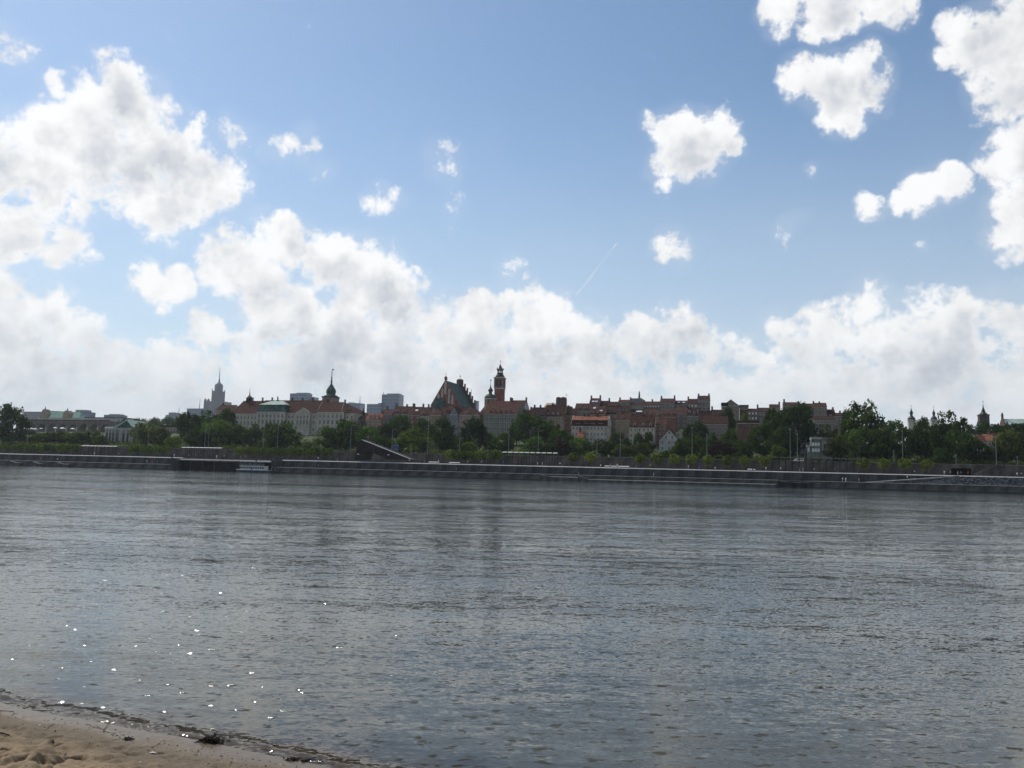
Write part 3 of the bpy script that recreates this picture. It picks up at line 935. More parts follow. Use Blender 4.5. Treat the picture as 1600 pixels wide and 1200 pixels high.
def house(px0, px1, yr, ye, v, roof, wall, rm, label, floors=2, cols=None, dorm=(), dshape='gable', chim=(), depth=12.0, yb=None, name='town_house', cat='house',
          ww=1.05, wh=1.55, kind='w', sky=(), group=None, rz=0.0, zb=None, masts=()):
    v = v + (hash((px0, px1)) % 7) * 0.13
    pm = (px0 + px1) / 2
    uc, ze, _ = site(pm, ye, v)
    w = site(px1, ye, v)[0] - site(px0, ye, v)[0]
    rv = {'eave': depth / 2, 'hip': depth / 2, 'gable': 0.0, 'flat': 0.0, 'mansard': depth / 2}[roof]
    zr = site(pm, yr, v + rv)[1]
    if zb is None:
        zb = H(v) - 0.6
        if yb is not None:
            zb = min(zb, site(pm, yb, v)[1])
    t = thing(name, label, cat, W(uc, v, zb), TH + rz, group)
    ze, zr = ze - zb, zr - zb
    hw, d = w / 2, depth
    mb = MB()
    mb.box(-hw, hw, 0, d, 0, ze, wall)
    mb.box(-hw - 0.03, hw + 0.03, -0.14, 0.02, ze - 0.45, ze - 0.16, 'trim' if wall not in ('brick', 'darkbrick') else wall)
    rb = MB()
    o = 0.35
    if roof == 'eave':
        rb.prism([(-o, ze - 0.15), (d + o, ze - 0.15), (d + o, ze + 0.1), (d / 2, zr), (-o, ze + 0.1)], -hw - 0.06, hw + 0.06, 'x', rm)
        for s in (-1, 1):
            mb.prism([(0.05, ze), (d - 0.05, ze), (d / 2, zr - 0.15)], s * (hw + 0.02), s * (hw + 0.12), 'x', wall)
    elif roof == 'gable':
        rb.prism([(-hw - o, ze - 0.25), (0, zr), (hw + o, ze - 0.25), (hw + o, ze - 0.5), (0, zr - 0.35), (-hw - o, ze - 0.5)], -0.3, d, 'y', rm)
        mb.prism([(-hw, ze - 0.4), (hw, ze - 0.4), (0, zr - 0.3)], 0.0, d - 0.1, 'y', wall)
    elif roof == 'hip':
        k = min(hw * 0.9, d / 2)
        rb.add([(-hw - o, -o, ze), (hw + o, -o, ze), (hw + o, d + o, ze), (-hw - o, d + o, ze), (-hw + k, d / 2, zr), (hw - k, d / 2, zr)],
               [(0, 1, 5, 4), (1, 2, 5), (2, 3, 4, 5), (3, 0, 4), (0, 3, 2, 1)], rm)
    elif roof == 'mansard':
        zm = ze + (zr - ze) * 0.52
        rb.prism([(-o, ze - 0.15), (d + o, ze - 0.15), (d + o, ze + 0.05), (d - 0.9, zm), (0.9, zm), (-o, ze + 0.05)], -hw - 0.05, hw + 0.05, 'x', 'tile_dark')
        rb.prism([(0.35, zm), (d - 0.35, zm), (d - 0.35, zm + 0.2), (d / 2, zr), (0.35, zm + 0.2)], -hw - 0.05, hw + 0.05, 'x', rm)
        for s in (-1, 1):
            mb.prism([(0.1, ze), (d - 0.1, ze), (d - 0.9, zm), (d / 2, zr + 0.3), (0.9, zm)], s * (hw + 0.03), s * (hw + 0.35), 'x', wall)
    else:
        rb.box(-hw - 0.15, hw + 0.15, -0.15, d + 0.15, ze, max(zr, ze + 0.3), rm)
    mb.build('wall', t)
    ro = rb.build('roof', t)
    n = cols if cols is not None else max(1, int(w / 2.9))
    xs = [(-hw + w * (i + 0.5) / n) for i in range(n)]
    for f in range(floors):
        zz = ze - 0.75 - wh - f * 3.05
        if zz > 0.8:
            add_windows(t, xs, zz, ww, wh, 0.0, kind)
    if roof == 'gable' and floors:
        if hw > 5:
            add_windows(t, [-1.6, 1.6], ze + 0.4, ww, wh, 0.0, kind)
        if zr - ze > 5:
            add_windows(t, [0], ze + (zr - ze) * 0.5, ww, wh, 0.0, kind)
    for q in dorm:
        x, tt = q if isinstance(q, tuple) else (q, 0.22)
        if roof == 'mansard':
            inst('dormer', dormer_mesh('tile_dark', 'trim', dshape), ro, (-hw + w * x, 0.15, ze + 0.25), 0)
        else:
            inst('dormer', dormer_mesh(rm, 'trim' if wall != 'brownwall' else wall, dshape), ro, (-hw + w * x, d / 2 * tt - 0.1, ze + (zr - ze) * tt), 0)
    for q in chim:
        x, hh, cm = (q + (1.6, 'darkbrick'))[:3] if isinstance(q, tuple) and len(q) == 1 else ((q[0], q[1], 'darkbrick') if isinstance(q, tuple) else (q, 1.6, 'darkbrick'))
        inst('chimney', chimney_mesh(cm, hh), ro, (-hw + w * x, d / 2 if roof != 'gable' else d * 0.4, zr))
    for x, tt in sky:
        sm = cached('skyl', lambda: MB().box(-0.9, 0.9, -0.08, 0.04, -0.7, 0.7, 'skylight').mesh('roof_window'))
        so = inst('roof_window', sm, ro, (-hw + w * x, d / 2 * tt - 0.30, ze + (zr - ze) * tt + 0.35))
        so.rotation_euler = (-math.atan2(d / 2, zr - ze), 0, 0)
    for x, hh in masts:
        MB().bar((0, 0, -0.5), (0, 0, hh), 0.14, 'dark_steel', 5, 0.07).build('mast', t, (-hw + w * x, d / 2, zr))
    return t


def cross_mesh(s, m='lead_dark'):
    mb = MB()
    mb.box(-0.07 * s, 0.07 * s, -0.07 * s, 0.07 * s, 0, 2.2 * s, m)
    mb.box(-0.6 * s, 0.6 * s, -0.06 * s, 0.06 * s, 1.4 * s, 1.55 * s, m)
    return mb.mesh('cross')


SQ = math.pi / 4
R2 = math.sqrt(2)


def build_castle():
    V = 155.0
    zb = site(460, 690, V)[1] - 2.0
    uc = upx(458, V, 680)
    t = thing('castle', 'long stone palace with red tile roofs, green pavilion roof and rows of tall windows', 'palace', W(uc, V, zb), TH)
    X = lambda px, v=V: site(px, 660, v)[0] - uc
    Z = lambda px, py, v=V: site(px, py, v)[1] - zb

    def win_rows(x0, x1, n, ze, y=0.0, rows=((-4.0, 2.0), (-8.4, 3.3), (-12.6, 2.4), (-16.4, 2.0))):
        xs = [x0 + (x1 - x0) * (i + 0.5) / n for i in range(n)]
        for dz, hh in rows:
            add_windows(t, xs, ze + dz, 1.65, hh, y, 'w')
        return xs

    # left wing
    D = 15.0
    xa, xb, xc, xd, xe, xf = X(362), X(403), X(447), X(499), X(540), X(556)
    z1 = Z(385, 646)
    zr = Z(400, 626.3, V + D / 2)
    mb = MB()
    mb.box(xa, xb - 0.1, 0, D, 0, z1, 'stone').box(xa - .05, xb - .1, -0.3, 0.1, z1 - 0.7, z1 - 0.2, 'trim')
    mb.build('wall', t)
    rb = MB()
    rb.add([(xa - .5, -.5, z1), (xb, -.5, z1), (xb, D + .5, z1), (xa - .5, D + .5, z1), (xa + 3.5, D / 2, zr), (xb, D / 2, zr)], [(0, 1, 5, 4), (1, 2, 5), (2, 3, 4, 5), (3, 0, 4), (0, 3, 2, 1)], 'tile')
    ro = rb.build('roof', t)
    win_rows(xa + .6, xb - .4, 7, z1)
    for px in (392.5, 408, 423):
        inst('chimney', chimney_mesh('greywall', 2.0), ro, (X(px, V + D / 2), D / 2 + .3, zr))
    for i in range(8):
        x = xa + (xb - xa) * i / 7.5 + .3
        MB().box(x - 0.3, x + 0.3, -0.16, -0.01, z1 - 17, z1 - 0.8, 'trim').build('pilaster', t)
    # lantern turret on the left wing
    x = X(386.3, V + D / 2)
    tb = MB().lathe([(1.6 * R2, zr - 1), (1.6 * R2, zr + 1.5)], 4, 'tile_dark', x, D / 2 + 1, SQ).build('turret', t)
    MB().lathe([(2.4, zr + 1.5), (2.5, zr + 1.8), (1.6, zr + 2.8), (0.8, zr + 3.6), (0.25, zr + 4.3), (0.45, zr + 5.0), (0.22, zr + 5.5), (0.1, zr + 9.0)], 8, 'lead_dark', x, D / 2 + 1).build('turret_helmet', tb)
    # mid wing
    z2 = Z(470, 644.7)
    zr2 = Z(470, 625.5, V + D / 2)
    MB().box(xc + .1, xd - .1, 0.3, D, 0, z2, 'stone').box(xc + .1, xd - .1, 0.0, 0.35, z2 - .7, z2 - .2, 'trim').build('wall', t)
    rb = MB().prism([(-.3, z2 - .1), (D + .5, z2 - .1), (D + .5, z2 + .2), (D / 2, zr2), (-.3, z2 + .2)], xb, xd + 1.0, 'x', 'tile')
    ro = rb.build('roof', t)
    win_rows(xc + .4, xd - .4, 9, z2, 0.3)
    for px in (454.5, 470.5, 487):
        inst('chimney', chimney_mesh('darkbrick', 1.4), ro, (X(px, V + D / 2), D / 2 + .3, zr2))
    xp, xq = X(462), X(485)
    MB().prism([(xp, z2), (xq, z2), ((xp + xq) / 2, Z(473, 637))], -0.75, 0.28, 'y', 'stone').build('pediment', t)
    MB().box(xp, xq, -0.7, 0.28, 0, z2 - 0.01, 'stone').build('central_bay', t)
    add_windows(t, [xp + (xq - xp) * k for k in (.17, .39, .61, .83)], z2 - 8.4, 1.4, 3.4, -0.7)
    add_windows(t, [xp + (xq - xp) * k for k in (.17, .39, .61, .83)], z2 - 4.0, 1.3, 2.0, -0.7)
    for k in range(5):
        x = xp + (xq - xp) * (0.04 + 0.23 * k)
        MB().lathe([(0.5, z2 - 9.5), (0.42, z2 - 0.6)], 8, 'trim', x, -1.0).build('column', t)
    for px in (452, 492):
        inst('dormer', dormer_mesh('lead_dark', 'stone', 'gable'), ro, (X(px), 1.5, z2 + 1.2))
    # green pavilion
    z3 = Z(425, 643.4, V - 2)
    zm = Z(425, 632.3, V)
    zt = Z(432, 626.0, V + 6)
    mb = MB()
    mb.box(xb, xc, -2.0, D, 0, z3, 'stone').box(xb - .1, xc + .1, -2.3, -1.9, z3 - .7, z3 - .1, 'trim')
    mb.build('wall', t)
    rb = MB()
    rb.taper(xb - .4, xc + .4, -2.4, D, z3, xb + 1.3, xc - 1.3, -0.4, D - 2, zm, 'copper_dark')
    ro = rb.build('pavilion_roof', t)
    xm = X(432, V + 6)
    MB().add([(xb + .5, -1.0, zm), (xc - .5, -1.0, zm), (xc - .5, D - 1.4, zm), (xb + .5, D - 1.4, zm), (xm - 4.5, 6.0, zt - .2), (xm + 4.5, 6.0, zt - .2), (xm, 6.0, zt)],
             [(0, 1, 5, 6, 4), (1, 2, 5), (2, 3, 4, 6, 5), (3, 0, 4), (0, 3, 2, 1)], 'copper_pale').build('cap', ro)
    MB().lathe([(0.8, zt - .3), (0.8, zt + .5), (0.3, zt + 1.0), (0.55, zt + 1.8), (0.3, zt + 2.4), (0.08, zt + 3.4)], 8, 'lead_dark', xm, 6.0).build('finial', ro)
    win_rows(xb + .5, xc - .5, 7, z3, -2.0)
    for k in range(8):
        x = xb + .35 + (xc - xb - .7) * k / 7
        MB().box(x - 0.35, x + 0.35, -2.2, -2.01, z3 - 15, z3 - 0.8, 'trim').build('pilaster', t)
    # right pavilion, front proud, with hipped wing falling away
    z4 = Z(518, 643.7, V - 3)
    zr4 = Z(518, 628.3, V + 4)
    mb = MB()
    mb.box(xd, xe, -3.0, D, 0, z4, 'stone').box(xd - .1, xe + .1, -3.3, -2.9, z4 - .7, z4 - .1, 'trim')
    mb.box(xe, xf, -2.0, D + 6, 0, z4 - .3, 'stone')
    mb.build('wall', t)
    xr0, xr1 = X(502.5, V + 4), X(537, V + 4)
    rb = MB()
    rb.add([(xd - .5, -3.5, z4), (xe + .2, -3.5, z4), (xf + .6, -2.4, z4 - .3), (xf + .6, D + 6, z4 - .3), (xd - .5, D, z4), (xr0, 4.0, zr4), (xr1, 4.0, zr4)],
           [(0, 1, 6, 5), (1, 2, 6), (2, 3, 6), (3, 4, 5, 6), (4, 0, 5), (0, 4, 3, 2, 1)], 'tile')
    ro = rb.build('roof', t)
    win_rows(xd + .6, xe - .6, 6, z4, -3.0)
    win_rows(xe + .6, xf - .6, 2, z4 - .3, -2.0)
    inst('chimney', chimney_mesh('greywall', 1.3), ro, (X(537.5, V + 4), 4.2, zr4))
    inst('dormer', dormer_mesh('lead_dark', 'stone', 'gable'), ro, (X(545), -1.0, z4 + 1.2))
    for px in (499.5, 505.5, 512.5, 519.5, 526.5, 533, 539.5):
        x = X(px)
        MB().box(x - 0.35, x + 0.35, -3.2, -3.01, z4 - 15, z4 - 0.8, 'trim').build('pilaster', t)
    MB().bar((X(536, V), -3.4, z4 - .1), (xr1 - .2, 4.0 - .3, zr4), 0.16, 'trim', 5).build('downpipe', ro)
    MB().bar((xd - .4, -3.4, z4), (xr0, 3.8, zr4 + .1), 0.16, 'trim', 5).build('ridge_flashing', ro)
    # terrace wall below
    MB().box(xa - 6, xf + 2, -9.0, -3.5, -4.0, Z(490, 681, V - 9) - 1.0, 'greywall').build('terrace', t)
    # clock tower with onion helmet
    v2 = V + 14
    xt = X(515, v2)
    y2 = 14.0
    zs = Z(515, 621.5, v2)
    hw = (X(523.8, v2) - X(506.3, v2)) / 2
    tw = MB().box(xt - hw, xt + hw, y2 - hw, y2 + hw, 0, zs, 'pinkwall').build('tower', t)
    k = lambda y: Z(515, y, v2)
    MB().box(xt - hw - .5, xt + hw + .5, y2 - hw - .5, y2 + hw + .5, zs, zs + .6, 'lead_dark').build('tower_cornice', tw)
    MB().lathe([(hw * 1.25, zs + .6), (hw * 1.12, k(618.6)), (hw * .72, k(617.2)), (hw * .70, k(616)), (hw * .78, k(613)), (hw * .78, k(610.5)), (hw * .66, k(608)), (hw * .36, k(603.5)), (hw * .14, k(600)), (hw * .12, k(597)),
                (hw * .22, k(596)), (hw * .1, k(595)), (hw * .09, k(591.5)), (hw * .16, k(590.5)), (hw * .06, k(589.5)), (hw * .05, k(580))], 8, 'copper_dark', xt, y2, math.pi / 8).build('onion_helmet', tw)
    MB().box(xt - .1, xt + 1.3, y2 - .06, y2 + .06, k(578.6), k(576.8), 'lead_dark').bar((xt, y2, k(581)), (xt, y2, k(576.6)), .1, 'lead_dark').build('weather_vane', tw)
    MB().lathe([(1.5, 0), (1.5, 0.15)], 20, 'lead_dark').build('clock_face', tw, (xt, y2 - hw - .01, zs - 2.6)).rotation_euler = (math.pi / 2, 0, 0)


build_castle()


def build_cathedral():
    V = 195.0
    zb = H(V) - 1
    uc = site(695, 632, V)[0]
    t = thing('cathedral', 'brick gothic cathedral with a steep pale striped gable and dark green roof', 'cathedral', W(uc, V, zb), TH - 0.02)
    Z = lambda px, py, v=V: site(px, py, v)[1] - zb
    hw = (site(717.5, 632, V)[0] - site(672.5, 632, V)[0]) / 2
    ze, za = Z(695, 633), Z(697, 592.3)
    L = 29.0
    MB().box(-hw, hw, 0.3, L, 0, ze, 'brick').build('wall', t)
    MB().prism([(-hw, ze - .1), (hw, ze - .1), (0, za)], 0.0, 0.9, 'y', 'brick').build('front_gable', t)
    ro = MB().prism([(-hw - .4, ze - .4), (0, za - .9), (hw + .4, ze - .4), (hw + .4, ze - .8), (-hw - .4, ze - .8)], 0.95, L - 1.0, 'y', 'copper_dark').build('roof', t)
    # blind lancets, the sun on their bright faces put into the pale colour
    for fx, z0, z1 in ((-.74, .02, .19), (-.47, .02, .44), (-.20, .30, .66), (0.0, .42, .93), (.28, .05, .64), (.52, .03, .40)):
        x = hw * fx
        top = min(z1, 1 - abs(fx) - 0.06)
        h0, h1 = ze + (za - ze) * z0, ze + (za - ze) * top
        MB().prism([(x - .75, h0), (x + .75, h0), (x + .75, h1 - 1.0), (x, h1), (x - .75, h1 - 1.0)], -0.12, -0.005, 'y', 'palewall').build('blind_lancet', t)
    MB().taper(-hw * .85, hw * .1, -6, -.1, ze - 6, -hw * .6, hw * .0, -2.5, -.1, ze + 4.5, 'copper_dark').build('apse_roof', t)
    MB().box(-hw * .8, hw * .05, -5.5, 0.0, 0, ze - 6, 'brick').build('apse', t)
    MB().box(-.9, .9, -.1, 1.0, za - .6, za + 1.0, 'brick').prism([(-1.0, za + 1.0), (1.0, za + 1.0), (0, za + 2.2)], -.2, 1.1, 'y', 'darkbrick').build('bell_cote', t)
    inst('cross', cross_mesh(1.0), t, (0, .4, za + 2.2))
    # stepped rear gable
    g = MB()
    n = 6
    for k in range(n):
        x0, x1 = hw * 1.12 * (k / n), hw * 1.12 * ((k + 1) / n)
        zt = za + 2.4 - (za - ze) * (k / n) * 0.98
        for s in (-1, 1):
            g.box(min(s * x0, s * x1), max(s * x0, s * x1), L - 1.0, L, ze - 3, zt - (1.6 if k else 0), 'darkbrick')
            xx = s * x1
            g.box(xx - .45, xx + .45, L - 1.1, L + .1, ze - 3, zt + .3, 'darkbrick')
    g.build('stepped_gable', t)
    MB().box(-1.6, 1.6, L - 1.25, L + .2, za - 1, za + 3.2, 'darkbrick').build('gable_crown', t)
    inst('cross', cross_mesh(1.4), t, (0, L - .5, za + 3.2))


build_cathedral()


def build_bell_tower():
    V = 190.0
    zb = H(V) - 1
    u, _, _ = site(780.6, 615, V)
    t = thing('bell_tower', 'tall slim brick bell tower with dark lantern helmet and cross', 'tower', W(u, V, zb), TH)
    Z = lambda py: site(781, py, V)[1] - zb
    hw = (site(787.3, 615, V)[0] - site(774.6, 615, V)[0]) / 2
    MB().box(-hw, hw, -hw, hw, 0, Z(608.3), 'brick').build('shaft', t)
    MB().box(-hw - .35, hw + .35, -hw - .35, hw + .35, Z(608.3), Z(606.6), 'trim').build('cornice', t)
    b = MB().box(-hw + .1, hw - .1, -hw + .1, hw - .1, Z(606.6), Z(591.5), 'brick').build('belfry', t)
    for q in range(4):
        for x in (-1.15, 1.15):
            o = inst('louvre', cached('louvre', lambda: MB().prism([(-.6, 0), (.6, 0), (.6, 3.6), (0, 4.3), (-.6, 3.6)], -.08, 0, 'y', 'lead_dark').mesh('louvre')), b)
            a = q * math.pi / 2
            o.rotation_euler = (0, 0, a)
            o.location = (x * math.cos(a) + (hw - .11) * math.sin(a), x * math.sin(a) - (hw - .11) * math.cos(a), Z(603.5))
    for x in (-1, 1):
        for y in (-1, 1):
            MB().box(x * hw - .3, x * hw + .3, y * hw - .3, y * hw + .3, Z(606.6), Z(591.5), 'pinkwall').build('corner_pilaster', t)
    MB().box(-hw - .6, hw + .6, -hw - .6, hw + .6, Z(591.5), Z(589.8), 'trim').build('cornice', t)
    h = MB().lathe([(hw * 1.15, Z(589.8)), (hw * 1.02, Z(587)), (hw * .74, Z(585.3)), (hw * .74, Z(583.0))], 8, 'lead_dark', rot=math.pi / 8).build('helmet', t)
    for k in range(8):
        a = math.pi / 8 + k * math.pi / 4
        MB().bar((hw * .56 * math.cos(a), hw * .56 * math.sin(a), Z(583.2)), (hw * .56 * math.cos(a), hw * .56 * math.sin(a), Z(578.6)), .28, 'lead_dark', 5).build('lantern_column', h)
    MB().lathe([(hw * .86, Z(578.6)), (hw * .9, Z(578.0)), (hw * .45, Z(575.8)), (hw * .26, Z(573.6)), (hw * .34, Z(572.6)), (hw * .16, Z(571)), (.1, Z(568.6))], 8, 'lead_dark', rot=math.pi / 8).build('lantern_roof', h)
    for k in range(4):
        a = SQ + k * math.pi / 2
        MB().lathe([(.25, Z(578.4)), (.35, Z(576.5)), (.05, Z(573.8))], 6, 'lead_dark', hw * .8 * math.cos(a), hw * .8 * math.sin(a)).build('corner_urn', h)
    inst('cross', cross_mesh(1.15), h, (0, 0, Z(568.8)))


build_bell_tower()


def build_dome_church():
    V = 178.0
    zb = H(V) - 1
    u, _, _ = site(766, 625, V)
    t = thing('domed_church', 'small domed church beside the brick bell tower with a green dome', 'church', W(u, V, zb), TH)
    Z = lambda py: site(766, py, V)[1] - zb
    r = (site(775, 625, V)[0] - site(757.5, 625, V)[0]) / 2
    MB().lathe([(r * .98, 0), (r * .98, Z(624.2))], 8, 'ochre', rot=math.pi / 8).build('drum', t)
    MB().lathe([(r * 1.08, Z(624.2)), (r * 1.08, Z(622.9))], 8, 'trim', rot=math.pi / 8).build('cornice', t)
    for k in range(8):
        a = k * math.pi / 4
        o = inst('window', window_mesh('d'), t, (r * .91 * math.sin(a), -r * .91 * math.cos(a), Z(632)), a, (1.3, 1, 3.2))
    d = MB().lathe([(r * 1.0, Z(622.9)), (r * .97, Z(620.5)), (r * .80, Z(618)), (r * .52, Z(616.2)), (r * .30, Z(615.4))], 16, 'copper_dark', smooth=True).build('dome', t)
    MB().lathe([(r * .30, Z(615.5)), (r * .28, Z(612)), (r * .46, Z(611.2)), (r * .42, Z(609)), (r * .22, Z(606.8)), (r * .12, Z(605.6)), (r * .17, Z(604.6)), (r * .07, Z(603.4)), (.12, Z(599.5))], 8, 'lead_dark').build('lantern', d)
    inst('cross', cross_mesh(1.5), d, (0, 0, Z(599.8)))
    x0 = site(749, 640, V)[0] - u
    MB().prism([(x0, Z(643)), (r * .2, Z(643)), (r * .2, Z(628)), (-r * .7, Z(629))], 2.0, 12.0, 'y', 'brick').build('nave_gable', t)


build_dome_church()


def build_spire(px, label, V, rows, body, name='church_tower', cat='tower', sides=8, bodym='palewall', helm='lead_dark', cross=1.0, win=None):
    """rows: (half width px, y) from the wall top up; body: (half width px, y top)"""
    zb = H(V) - 1
    u, _, p = site(px, body[1], V)
    k = p.y / FPX * 1.02
    t = thing(name, label, cat, W(u, V, zb), TH)
    Z = lambda py: site(px, py, V)[1] - zb
    hw = body[0] * k
    MB().box(-hw, hw, -hw, hw, 0, Z(body[1]), bodym).build('shaft', t)
    MB().box(-hw - .3, hw + .3, -hw - .3, hw + .3, Z(body[1]) , Z(body[1]) + .5, 'trim' if bodym != 'darkbrick' else 'lead_dark').build('cornice', t)
    h = MB().lathe([(a * k, Z(y)) for a, y in rows], sides, helm, rot=math.pi / sides).build('helmet', t)
    if win:
        add_windows(t, [-hw * .45, hw * .45], Z(win[0]), win[1] * k, Z(win[2]) - Z(win[0]), -hw, 'd')
    inst('cross', cross_mesh(cross), h, (0, 0, Z(rows[-1][1]) - .3))
    return t


build_spire(1424.2, 'left one of two slim pale towers with dark onion helmets above trees', 235, [(5.6, 657), (5.4, 653.5), (3.2, 651), (1.9, 650), (1.9, 647), (2.6, 646.4), (2.3, 644), (.9, 641), (.4, 638.5), (.15, 636)], (4.8, 657), cross=.8, name='church_tower')
build_spire(1459.3, 'right one of two slim pale towers with dark onion helmets above trees', 240, [(5.0, 657), (4.6, 653.8), (2.8, 651), (1.7, 650), (1.7, 647.5), (2.2, 647), (2.0, 644.6), (.8, 642), (.35, 640), (.15, 637.6)], (4.3, 657), cross=.8, name='church_tower')
build_spire(1536.6, 'dark wooden belfry with pointed helmet rising above trees at the right', 215, [(8.2, 649.3), (7.4, 648.6), (4.0, 645), (2.6, 643.8), (2.9, 642.6), (2.0, 640.5), (.9, 637), (.5, 634), (.15, 630.5)], (6.6, 649.3), bodym='darkbrick', cross=1.0, name='belfry', win=(660, 4.0, 652))
build_spire(1535, 'broad dark skirt roof of the belfry base among right hand trees', 213, [(9.5, 668), (9.0, 666), (7.2, 660.5), (6.9, 658.5)], (8.0, 668), bodym='greywall', cross=.05, name='skirt_roofed_church', cat='church')


def build_green_church():
    V = 250.0
    zb = H(V) - 1
    u0 = site(1573, 655, V)[0]
    t = thing('green_roofed_church', 'church with a big pale green roof at the right edge', 'church', W(u0, V, zb), TH)
    Z = lambda px, py: site(px, py, V)[1] - zb
    w = 46.0
    ze = Z(1590, 672)
    zr = Z(1575, 652.8)
    D = 20.0
    MB().box(0, w, 0, D, 0, ze, 'greywall').build('wall', t)
    MB().prism([(-.4, ze), (D + .4, ze), (D / 2, zr)], 0.8, w, 'x', 'copper_pale').build('roof', t)
    MB().prism([(-.8, ze - 1), (D + .8, ze - 1), (D / 2, zr + .9)], -0.3, .75, 'x', 'darkbrick').build('gable', t)
    for y, z in ((D / 2, zr + .9), (0.5, ze + 2.5), (D - .5, ze + 2.5)):
        MB().lathe([(.7, z - 2.5), (.7, z + 1.4), (.9, z + 1.5), (.1, z + 3.4)], 6, 'darkbrick', 0.2, y).build('pinnacle', t)
    add_windows(t, [4 + 6.5 * k for k in range(7)], ze - 8, 1.8, 5.5)


build_green_church()


# ---------------------------------------------------------------- far towers of the centre
def tower_block(px0, px1, yt, v, m, label, depth=30.0, name='office_tower', mast=None, extra=(), grid=True, cat='tower'):
    pm = (px0 + px1) / 2
    u, zt, _ = site(pm, yt, v)
    w = site(px1, yt, v)[0] - site(px0, yt, v)[0]
    zb = H(v) - 2
    t = thing(name, label, cat, W(u, v, zb), TH)
    h = zt - zb
    MB().box(-w / 2, w / 2, 0, depth, 0, h, m).build('body', t)
    if grid:
        nf = max(2, int(h / 9))
        band = cached(('band', w, depth), lambda: MB().box(-w / 2 - .35, w / 2 + .35, -.35, depth + .35, 0, 1.9, 'tower_grey').mesh('spandrel'))
        for k in range(1, nf + 1):
            z = h - 2.2 - (k - 1) * 9
            if z > h * 0.45:
                inst('spandrel', band, t, (0, 0, z))
        nb = max(2, int(w / 8))
        fin = cached(('fin', h), lambda: MB().box(-.35, .35, -.55, -.36, h * .45, h, 'tower_grey').mesh('fin'))
        for k in range(nb + 1):
            inst('fin', fin, t, (-w / 2 + w * k / nb, 0, 0))
    for (a, b, y) in extra:
        ua, ub = site(a, yt, v)[0] - u, site(b, yt, v)[0] - u
        MB().box(ua, ub, 4, depth - 4, h, site((a + b) / 2, y, v)[1] - zb, m).build('roof_block', t)
    if mast:
        MB().bar((site(mast[0], yt, v)[0] - u, depth / 2, h - 1), (site(mast[0], yt, v)[0] - u, depth / 2, site(mast[0], mast[1], v)[1] - zb), 1.2, 'dark_steel', 5, .5).build('mast', t)
    return t


tower_block(292.3, 317.6, 638.2, 1750, 'glass_tower', 'bluish glass block with a lattice mast left of the stepped tower', mast=(306.6, 622.5), name='office_block')
tower_block(259, 283, 648.4, 1850, 'tower_grey', 'grey stepped block peeking over trees at left', extra=((262, 272, 644.2), (270, 280, 646.2)), name='apartment_block', mast=(274.3, 636), cat='building')
tower_block(453.5, 480, 614.6, 1800, 'glass_tower', 'blue glass tower rising behind the palace roof with a pointed fin', extra=((462, 479.5, 613.4),), name='office_tower')
tower_block(479.5, 490, 620.2, 1820, 'glass_tower', 'low blue glass annex right of the glass tower behind the palace', name='office_block')
tower_block(543, 563, 629.8, 1750, 'glass_tower', 'blue glass block behind the right end of the palace', mast=(558.5, 618), extra=((543, 551, 628.6),))
tower_block(573.6, 594, 631.2, 1700, 'glass_tower', 'lower blue glass slab left of the tallest glass tower', extra=((590, 596, 629.4),), name='office_block')
tower_block(597, 624, 616.2, 1720, 'glass_tower', 'tallest dark blue glass tower between palace and cathedral', mast=(595.6, 611.5), extra=((604, 622, 614.6),))
tower_block(741, 746, 626.2, 1700, 'glass_tower', 'narrow blue glass tower sliver between cathedral and domed church', depth=14, mast=(734.5, 607))
tower_block(984.5, 1003, 622.3, 420, 'slatewall', 'pale blue flat roofed block with thin antennas behind old roofs', grid=False, mast=(997.5, 610.5), name='flat_block', depth=14, cat='building')
tower_block(113, 135.6, 643.5, 1100, 'tower_grey', 'grey flat block behind the green palace roof at far left', extra=((115.5, 131, 640.2),), name='apartment_block', depth=25, cat='building')
tower_block(163, 186, 648.2, 1150, 'tower_grey', 'grey flat block standing alone on the far left skyline', extra=((168, 184, 646.8),), name='apartment_block', depth=25, cat='building')


